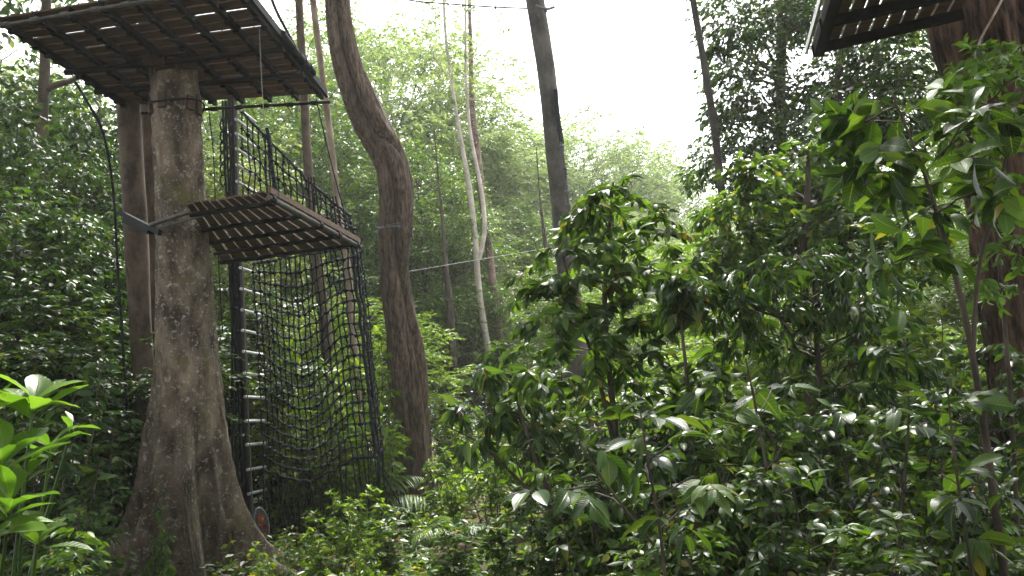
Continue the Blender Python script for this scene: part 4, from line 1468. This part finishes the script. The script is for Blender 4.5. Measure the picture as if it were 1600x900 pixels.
for px, py, r in [(1520, 118, .2), (1555, 105, .22), (1490, 135, .18), (1590, 120, .2), (1535, 80, .14), (1600, 160, .2), (1580, 215, .24), (1545, 240, .22), (1590, 290, .24), (1548, 330, .22), (1585, 380, .24), (1560, 440, .22), (1520, 200, .2)]:
    cl.append((px, py, 5.2 + rc.uniform(-.2, .2), r, 14))
custom('climbing_plant', 'light green small-leaved climber lit against the upper reddish trunk', 'climber',
       [[(1535, 60, 1.5), (1530, 140, 2), (1545, 260, 2.5), (1562, 420, 3), (1580, 640, 3.5), (1596, 960, 4)]], cl, 8, .085, LT6, G_NEARB, 46, 5.4, B_DARK, .6, droop=.25)
cl = []
for px, py, r in [(955, 300, .32), (920, 340, .34), (990, 340, .34), (895, 395, .36), (960, 385, .38), (1025, 370, .34), (865, 430, .34), (925, 440, .38), (990, 430, .38), (1050, 420, .32), (835, 470, .32), (890, 490, .38), (960, 490, .38), (1020, 500, .34), (850, 540, .34), (920, 550, .38), (990, 560, .38), (940, 320, .25), (870, 590, .32), (950, 610, .36)]:
    cl.append((px, py, 7.2 + rc.uniform(-.5, .5), r, int(30 * r)))
custom('pinnate_sapling', 'tall sapling with long leaflets reaching up in front of the leaning centre trunk', 'sapling',
       [[(958, 285, 1.6), (952, 360, 3), (945, 460, 4), (950, 560, 4.5), (962, 680, 5), (975, 900, 6)], [(880, 400, 1.5), (900, 480, 2.5), (930, 570, 3), (958, 690, 3.5)]], cl, 11, .165, LTN, G_NEARM, 47, 7.2, B_DARK, .55, droop=.3, sag=.35)
cl = []
for px, py, r in [(1060, 470, .22), (1075, 455, .18), (1050, 440, .15)]:
    cl.append((px, py, 6.3, r, 5))
custom('drooping_sapling', 'slim sapling with a hanging tuft of long dark leaves right of the tall pinnate sapling', 'sapling',
       [[(1058, 432, 1.5), (1066, 520, 2.5), (1078, 640, 3), (1090, 900, 4)]], cl, 6, .20, LTN, G_NEAR, 48, 6.3, B_DARK, .6, droop=1.3, whorls=2)
cl = []
for px, py, r in [(805, 640, .2), (790, 600, .18), (830, 660, .2), (840, 600, .2), (770, 650, .15), (815, 700, .2), (850, 690, .2), (740, 690, .12), (760, 580, .12), (720, 640, .1)]:
    cl.append((px, py, 6.0 + rc.uniform(-.2, .2), r, 7))
custom('drooping_sapling', 'leaning sapling with hanging dark leaves crossing the foot of the white trunk', 'sapling',
       [[(800, 575, 1.5), (812, 640, 2.5), (838, 720, 3.5), (868, 800, 4), (890, 960, 5)], [(695, 665, 1), (745, 690, 1.5), (800, 740, 2.2), (860, 800, 3)]], cl, 6, .165, LTN, G_NEAR, 49, 6.0, B_DARK, .6, droop=.9)

# big floppy leaves on thin stems close to the camera
for i, (stems, pts, d, lab) in enumerate([
        ([[(1000, 640, 1.2), (1012, 720, 2), (1030, 820, 2.6), (1045, 960, 3)], [(905, 690, 1), (950, 760, 1.6), (1020, 850, 2.2)]],
         [(935, 668), (990, 655), (1050, 690), (930, 770), (1085, 745), (1010, 722), (880, 765), (1060, 800)], 3.5, 'nearest thin sapling with a few very large floppy leaves, lower centre'),
        ([[(1165, 560, 1.2), (1185, 660, 2), (1205, 780, 2.6), (1232, 960, 3.2)]],
         [(1150, 590), (1205, 610), (1130, 660), (1225, 690), (1160, 730), (1250, 760)], 4.3, 'thin sapling with large floppy leaves left of the dark sapling trunk'),
        ([[(1412, 520, 1.2), (1420, 640, 2), (1412, 760, 2.6), (1396, 960, 3.2)]],
         [(1385, 560), (1440, 545), (1370, 640), (1450, 660), (1390, 740), (1440, 770)], 4.3, 'thin sapling with large floppy leaves right of the dark sapling trunk'),
        ([[(1480, 600, 1.2), (1492, 720, 2), (1510, 840, 2.6), (1530, 960, 3)]],
         [(1455, 640), (1510, 650), (1470, 740), (1530, 760), (1500, 840)], 4.0, 'thin sapling with large floppy leaves by the foot of the reddish trunk')]):
    custom('thin_sapling', lab, 'sapling', stems, [(x, y, d + rc.uniform(-.25, .25), .2, 2) for x, y in pts], 4, .17, LTB, G_NEAR, 60 + i, d, B_DARK, .5, droop=.08, ang=62, sag=.1, horiz=1.0, jit=.35)

# the bright plant by the left edge: whorls of long fresh leaves


def bright_plant():
    rng = np.random.default_rng(55)
    d = 3.1
    base = P(10, 990, d)
    t = thing('bright_leafed_plant', 'bright yellow-green plant with long upright leaves at the left edge', 'plant', [base[0], base[1], float(gz(base[0], base[1]))])
    sb, fb = MB(), MB()
    tips = [(52, 632, 3.1, 11, .25), (5, 720, 2.9, 9, .25), (80, 700, 3.2, 8, .20), (15, 790, 2.8, 9, .26), (60, 840, 3.0, 8, .21), (112, 668, 3.3, 5, .14), (-25, 840, 2.7, 8, .25), (-30, 650, 3.1, 6, .2), (40, 740, 3.1, 7, .18)]
    root = np.array([base[0], base[1], 0])
    for px, py, dd, k, s in tips:
        c = P(px, py, dd)
        m = (root + c) / 2 + rng.normal(0, .05, 3)
        C = spline([root + rng.normal(0, .04, 3) * np.array([1, 1, 0]), m, c], 14)
        sb.tube(C, np.linspace(.011, .005, 14), 6, 0, caps=False)
        whorl(fb, rng, c, C[-1] - C[-3] + rng.normal(0, .03, 3), k, s * .86, LTO, 50, jit=.15, var=.3)
    part('stem', sb, G_MID, t)
    part('leaves', fb, G_NEARB, t)


bright_plant()

# ---- shrubs: a few kinds, each copy a plant of its own
SH = {
    'broad': [shrub_meshes(401 + i, 2.0, .55, 5, 14, 6, .13, LTB, G_NEAR, droop=.3, horiz=.8, top_whorl=6) for i in range(3)],
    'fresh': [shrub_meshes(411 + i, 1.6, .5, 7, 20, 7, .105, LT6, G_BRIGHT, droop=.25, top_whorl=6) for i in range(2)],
    'green': [shrub_meshes(421 + i, 2.2, .6, 7, 28, 7, .115, LT6, G_MID, droop=.35) for i in range(3)],
    'dark': [shrub_meshes(431 + i, 2.2, .6, 7, 28, 7, .11, LT6, G_DARK, droop=.45) for i in range(3)],
    'long': [shrub_meshes(441 + i, 1.8, .5, 5, 12, 7, .17, LTN, G_NEARM, droop=.45, sag=.4, top_whorl=7) for i in range(2)],
}
KIND = {'broad': ('broadleaf_shrub', 'shrub'), 'fresh': ('fresh_shrub', 'shrub'), 'green': ('leafy_shrub', 'shrub'), 'dark': ('dark_shrub', 'shrub'), 'long': ('long_leafed_shrub', 'shrub')}
HH = {'broad': 2.05, 'fresh': 1.65, 'green': 2.25, 'dark': 2.25, 'long': 1.85}
SHRUBS = [
    # right foreground thicket
    (1030, 690, 4.4, 'broad', 'shrub with very large glossy leaves, nearest the camera right of centre'),
    (930, 720, 4.8, 'broad', 'big-leaved shrub at the bottom of the photo, left of the nearest glossy one'),
    (1120, 640, 5.2, 'broad', 'big-leaved shrub just left of the thin trunk of the dark sapling'),
    (1180, 720, 4.3, 'broad', 'grey-green broad-leaved shrub at the bottom below the dark sapling'),
    (1420, 640, 4.6, 'broad', 'broad-leaved shrub right of the dark sapling trunk'),
    (1500, 600, 4.6, 'broad', 'broad-leaved shrub just left of the foot of the reddish trunk'),
    (1080, 560, 7.0, 'green', 'leafy shrub behind the drooping tuft of long leaves'),
    (1150, 560, 8.0, 'fresh', 'light green shrub coloured to glow behind the dark sapling, to its left'),
    (1400, 540, 8.5, 'green', 'leafy shrub behind the dark sapling, to its right'),
    (1470, 500, 7.5, 'dark', 'dark shrub between the dark sapling and the reddish trunk'),
    (1520, 570, 8.8, 'fresh', 'light green shrub left of the reddish trunk base'),
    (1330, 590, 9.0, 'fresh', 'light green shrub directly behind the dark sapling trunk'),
    (1220, 520, 10.0, 'green', 'leafy shrub deep behind the left half of the dark sapling'),
    (1000, 600, 8.8, 'fresh', 'bright shrub behind the tall pinnate sapling'),
    (890, 580, 9.0, 'green', 'leafy shrub left of the tall pinnate sapling'),
    (840, 520, 10.0, 'long', 'light long-leaved shrub left of the leaning centre trunk base'),
    (1590, 830, 4.6, 'green', 'low leafy shrub in the bottom right corner'),
    (1370, 690, 5.6, 'long', 'long-leaved shrub right behind the dark sapling trunk base'),
    (860, 730, 5.6, 'dark', 'dark shrub at the bottom, right of the strap-leaved rosettes'),
    (1010, 560, 6.6, 'dark', 'dark shrub between the tall pinnate sapling and the drooping tuft'),
    (1240, 640, 7.4, 'dark', 'dark shrub left behind the dark sapling trunk'),
    (1530, 690, 6.0, 'dark', 'dark shrub close left of the reddish trunk foot'),
    (1100, 600, 5.6, 'green', 'dense leafy shrub right behind the nearest glossy shrub'),
    (1060, 520, 7.6, 'long', 'long-leaved shrub between the drooping tuft and the dark sapling'),
    (1160, 600, 5.8, 'dark', 'dark shrub hugging the left side of the dark sapling trunk'),
    (1230, 590, 5.2, 'broad', 'broad-leaved shrub in front of the dark sapling trunk'),
    (1350, 620, 5.0, 'broad', 'tall broad-leaved shrub touching the right of the dark sapling trunk'),
    (1460, 590, 5.8, 'green', 'leafy shrub midway between the dark sapling and the reddish trunk'),
    (970, 640, 5.4, 'long', 'long-leaved shrub at the foot of the tall pinnate sapling'),
    (890, 650, 6.2, 'broad', 'broad-leaved shrub at the lower left of the tall pinnate sapling'),
    (1400, 470, 9.5, 'fresh', 'bright shrub high behind the right part of the dark sapling'),
    (1130, 450, 10.0, 'fresh', 'bright shrub high behind the left part of the dark sapling'),
    (1270, 800, 3.8, 'broad', 'broad-leaved shrub low at the bottom edge beneath the dark sapling'),
    (1380, 790, 3.9, 'green', 'leafy shrub low at the bottom edge right of the dark sapling'),
    (980, 790, 4.2, 'green', 'leafy shrub low at the bottom edge left of the nearest glossy shrub'),
    (1190, 600, 9.5, 'fresh', 'sunlit-coloured shrub behind the left floppy-leaved thin sapling'),
    (1300, 640, 9.8, 'fresh', 'sunlit-coloured shrub low behind the dark sapling trunk'),
    (1430, 620, 9.2, 'fresh', 'sunlit-coloured shrub behind the right floppy-leaved thin sapling'),
    (1500, 520, 10.5, 'fresh', 'sunlit-coloured shrub deep in the gap left of the reddish trunk'),
    (1080, 620, 9.0, 'fresh', 'sunlit-coloured shrub low behind the stem of the drooping tuft'),
    (418, 560, 14.0, 'fresh', 'bright shrub close behind the ladder side of the climbing net'),
    (468, 520, 14.2, 'fresh', 'tall bright shrub close behind the middle of the climbing net'),
    (520, 560, 13.9, 'fresh', 'bright shrub close behind the thin brown trunk in the climbing net'),
    (552, 510, 14.6, 'fresh', 'bright shrub close behind the right edge of the climbing net'),
    (440, 650, 13.5, 'fresh', 'low bright shrub behind the lower ladder rungs'),
    (500, 640, 13.4, 'fresh', 'low bright shrub behind the hem of the climbing net'),
    # centre
    (760, 660, 12.0, 'fresh', 'bright shrub below the foot of the forked white trunk'),
    (700, 690, 13.0, 'fresh', 'bright shrub right of the twisted trunk base'),
    (820, 640, 12.5, 'green', 'leafy shrub right of the white trunk foot'),
    (700, 620, 17.0, 'green', 'leafy shrub deeper in the gap right of the twisted trunk'),
    (610, 580, 16.5, 'fresh', 'bright shrub left behind the twisted trunk'),
    (575, 640, 14.0, 'fresh', 'bright shrub between the climbing net and the twisted trunk'),
    (560, 760, 9.2, 'fresh', 'light shrub in front of the lower right corner of the climbing net'),
    (650, 770, 10.5, 'long', 'long-leaved shrub covering the foot of the twisted trunk'),
    (610, 800, 8.6, 'green', 'low shrub before the foot of the twisted trunk, to its left'),
    (510, 790, 9.0, 'fresh', 'light shrub in front of the trailing net ropes'),
    (770, 760, 8.0, 'long', 'long-leaved shrub at the lower centre'),
    (720, 800, 7.0, 'green', 'low leafy shrub at the bottom centre'),
    (450, 620, 15.0, 'green', 'leafy shrub seen through the lower left of the climbing net'),
    (520, 600, 15.5, 'fresh', 'bright shrub seen through the lower right of the climbing net'),
    (480, 690, 13.6, 'fresh', 'bright shrub seen through the foot of the climbing net'),
    (800, 560, 18.0, 'green', 'leafy shrub behind the foot of the mottled trunk'),
    (920, 660, 7.4, 'dark', 'dark shrub left of the pinnate sapling stem'),
    # left
    (100, 650, 8.5, 'dark', 'dark shrub between the bright plant and the black liana'),
    (60, 560, 8.0, 'dark', 'dark shrub right behind the bright plant'),
    (110, 760, 6.5, 'dark', 'low dark shrub right of the bright plant'),
    (160, 770, 11, 'green', 'leafy shrub at the foot of the black liana'),
    (30, 800, 4.8, 'green', 'low leafy shrub under the bright plant'),
    (112, 700, 7.6, 'long', 'pale long-leaved shrub left of the slender trunks, behind the bright plant'),
]
for i, (px, py, d, k, lab) in enumerate(SHRUBS):
    f, h = foot(px, py, d)
    s = h / HH[k]
    ms = SH[k][i % len(SH[k])]
    w_ = float(np.clip(s, .7, 1.25))
    place(KIND[k][0], ms, f, i * 2.1, (w_, w_, s), lab, 'shrub', 'shrubs of the undergrowth', ('stem', 'foliage'))

# small plants in front of the buttressed tree
for i, (px, py, d, k, sc_, lab) in enumerate([
        (238, 770, 7.2, 'long', .55, 'small dull-leaved seedling in front of the buttressed tree'),
        (385, 845, 6.8, 'fresh', .8, 'bright seedling before the right-hand buttress'),
        (455, 850, 7.6, 'long', .6, 'bright seedling at the end of the right-hand buttress'),
        (590, 830, 7.0, 'fresh', .8, 'bright seedling beside the strap-leaved rosettes')]):
    f, h = foot(px, py, d)
    s = h / HH[k]
    place('seedling', SH[k][i % 2], f, i * 1.3, (s * sc_, s * sc_, s), lab, 'seedling', 'seedlings near the buttressed tree', ('stem', 'foliage'))

ROS = [rosette_mesh(501, 15, .55, G_NEARM, [leaf_template(7, 2, .13, .4, .35), leaf_template(7, 2, .15, .3, .55)]), rosette_mesh(502, 13, .5, G_NEARM, [leaf_template(7, 2, .14, .4, .3), leaf_template(7, 2, .16, .3, .5)])]
for i, (px, py, d, lab) in enumerate([(655, 872, 6.6, 'strap-leaved rosette at the bottom edge, right of its twin'), (600, 862, 7.2, 'strap-leaved rosette at the bottom edge, left of its twin'), (745, 780, 8.4, 'strap-leaved rosette in the undergrowth at the lower centre')]):
    f, h = foot(px, py + 30, d)
    o = ob('strap_leaf_rosette', ROS[i % 2], None, f)
    o.rotation_euler = (0, 0, i * 2)
    s = max(h, .25) / .5 * .9
    o.scale = (s, s, s)
    tag(o, lab, 'plant', 'strap-leaved rosettes')
PALM = [palm_meshes(601, 9, 1.5, G_BRIGHT), palm_meshes(602, 8, 1.5, G_MID)]
for i, (px, py, d, k, lab) in enumerate([(790, 610, 14.0, 0, 'pale palm with feathery fronds at the foot of the white trunk'), (705, 770, 10.5, 1, 'low feathery palm in the undergrowth right of the twisted trunk'), (1105, 400, 13.0, 1, 'feathery palm behind the shrubs under the thin leaning trunk'), (560, 700, 14.0, 1, 'feathery palm behind the right edge of the climbing net')]):
    f, h = foot(px, py, d)
    sh = h / 1.35
    place('palm', PALM[k], f, i * 2.2, (min(sh, 1.25), min(sh, 1.25), sh), lab, 'palm', None, ('stem', 'fronds'))


# ---- ground cover and far wood: nobody could count these
def ground_cover():
    rng = np.random.default_rng(700)
    mb = MB()
    n = 14000
    y = 4.2 + 30 * rng.uniform(0, 1, n)**1.5
    x = rng.uniform(-1, 1, n) * (3.5 + .78 * y)
    z = gz(x, y)
    hh = rng.uniform(.03, .55, n) * np.where(rng.uniform(0, 1, n) < .25, 1.7, 1)
    P0 = np.stack([x, y, z + hh * .4], 1)
    a = rng.uniform(0, 6.28, n)
    D = np.stack([np.cos(a), np.sin(a), rng.uniform(.1, 1.2, n)], 1)
    twig_leaves(mb, rng, P0, D, .25 + hh * .6, 8, .105, LT4, 55, .3, mi=0)
    o = ob('ground_cover', mb.mesh('ground_cover', [G_COVER]))
    tag(o, 'low green ground cover over the forest floor', 'ground cover', kind='stuff')


ground_cover()


def far_wood():
    rng = np.random.default_rng(701)
    mb = MB()
    n = 3600
    x = rng.uniform(-1, 1, n) * 58
    y = 62 + rng.uniform(0, 12, n) - np.abs(x) * .25
    top = 11 + 2.5 * np.sin(x * .21) + 2 * np.sin(x * .53 + 2) + np.abs(x) * .12
    z = rng.uniform(0, 1, n)**.8 * top
    P0 = np.stack([x, y, z], 1)
    a = rng.uniform(0, 6.28, n)
    D = np.stack([np.cos(a), np.sin(a), rng.uniform(-.2, .7, n)], 1)
    twig_leaves(mb, rng, P0, D, rng.uniform(.8, 1.6, n), 9, .42, LT4, 55, .3, mi=0)
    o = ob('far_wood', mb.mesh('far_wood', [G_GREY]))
    tag(o, 'far-off wood fading into the haze behind the trees', 'wood', kind='stuff')


far_wood()


def shade_roof():  # leaves added mostly out of view to darken the foreground
    """leaf mass added overhead and behind the viewpoint to shade the near forest"""
    rng = np.random.default_rng(702)
    mb = MB()
    n = 11500
    x = rng.uniform(-19, 16, n)
    y = rng.uniform(-12, 1, n) + rng.uniform(0, 1, n) * np.interp(x, [-19, -7, -5, -2, 4, 9, 16], [26, 22, 10, 8, 8, 11, 13])
    z = 12.5 + np.clip(y - 13, 0, 9) * .35 + 1.6 * np.sin(x * .5) * np.cos(y * .4) + rng.uniform(-1.2, 1.8, n)
    keep = ((x + 2.2)**2 + (y - 5.5)**2 > 1.9**2) & (np.sin(x * 1.7 + 1) * np.sin(y * 1.5) < .72)  # opening left so light reaches the bright plant
    P0 = np.stack([x, y, z], 1)[keep]
    m = len(P0)
    a = rng.uniform(0, 6.28, m)
    twig_leaves(mb, rng, P0, np.stack([np.cos(a), np.sin(a), rng.uniform(-.2, .4, m)], 1), rng.uniform(.7, 1.3, m), 8, .36, LT4, 55, .25)
    n = 2600
    a = rng.uniform(math.pi * .98, math.pi * 2.02, n)
    q = rng.uniform(7, 10, n)
    P0 = np.stack([q * 1.5 * np.cos(a), q * np.sin(a) * .9, rng.uniform(0, 13, n)], 1)
    a = rng.uniform(0, 6.28, n)
    twig_leaves(mb, rng, P0, np.stack([np.cos(a), np.sin(a), rng.uniform(-.2, .4, n)], 1), rng.uniform(.7, 1.3, n), 8, .36, LT4, 55, .25)
    o = ob('shade_canopy', mb.mesh('shade_canopy', [G_DARK]))
    tag(o, 'added leaf canopy shading the near part of the forest', 'canopy', kind='stuff')


shade_roof()
#==PART4==
# ------------------------------------------------------------------ sky, sun, air, view
EL, AZ = R(60), R(14)
w = bpy.data.worlds.new('World')
sc.world = w
w.use_nodes = True
nt = w.node_tree
nt.nodes.clear()
wo = nt.nodes.new('ShaderNodeOutputWorld')
bg = nt.nodes.new('ShaderNodeBackground')
sky = nt.nodes.new('ShaderNodeTexSky')
sky.sky_type = 'NISHITA'
sky.sun_disc = False
sky.sun_elevation = EL
sky.sun_rotation = AZ
sky.dust_density = 4
sky.air_density = 1.5
hsv = nt.nodes.new('ShaderNodeHueSaturation')
hsv.inputs['Saturation'].default_value = .12
nt.links.new(sky.outputs[0], hsv.inputs['Color'])
mixw = nt.nodes.new('ShaderNodeMix')
mixw.data_type = 'RGBA'
mixw.inputs[0].default_value = .55
mixw.inputs[7].default_value = (9.5, 9.6, 10.0, 1)      # even overcast cloud
nt.links.new(hsv.outputs[0], mixw.inputs[6])
nt.links.new(mixw.outputs[2], bg.inputs['Color'])
bg.inputs['Strength'].default_value = .12
nt.links.new(bg.outputs[0], wo.inputs['Surface'])

sd = bpy.data.lights.new('sun', 'SUN')
sd.energy = 3.8
sd.angle = R(11)
sd.color = (1, .96, .88)
so = bpy.data.objects.new('sun', sd)
COL.objects.link(so)
dirv = mathutils.Vector((math.sin(AZ) * math.cos(EL), math.cos(AZ) * math.cos(EL), math.sin(EL)))
so.rotation_euler = dirv.to_track_quat('Z', 'Y').to_euler()

HAZE = 0.0008
if HAZE:
    mb = MB()
    mb.box((0, 45, 20), (70, 0, 0), (0, 62, 0), (0, 0, 21.5))
    m, nt, out = mat('haze')
    pv = nd(nt, 'ShaderNodeVolumePrincipled')
    pv.inputs['Color'].default_value = (.93, .96, .97, 1)
    pv.inputs['Density'].default_value = HAZE
    pv.inputs['Anisotropy'].default_value = .35
    nt.links.new(pv.outputs[0], out.inputs['Volume'])
    o = ob('haze', mb.mesh('haze', m, (0, 0, 0), False))
    tag(o, 'pale humid air between the trees', 'haze', kind='stuff')

sc.view_settings.view_transform = 'Standard'
sc.view_settings.look = 'None'
sc.view_settings.gamma = 1
sc.view_settings.exposure = 2.0
sc.view_settings.use_curve_mapping = False
sc.render.engine = 'CYCLES'
cy = sc.cycles
cy.use_denoising = True
cy.max_bounces = 7
cy.diffuse_bounces = 3
cy.glossy_bounces = 2
cy.transmission_bounces = 4
cy.volume_bounces = 1
cy.transparent_max_bounces = 4
cy.sample_clamp_indirect = 4
sc.render.resolution_x, sc.render.resolution_y = 1024, 576
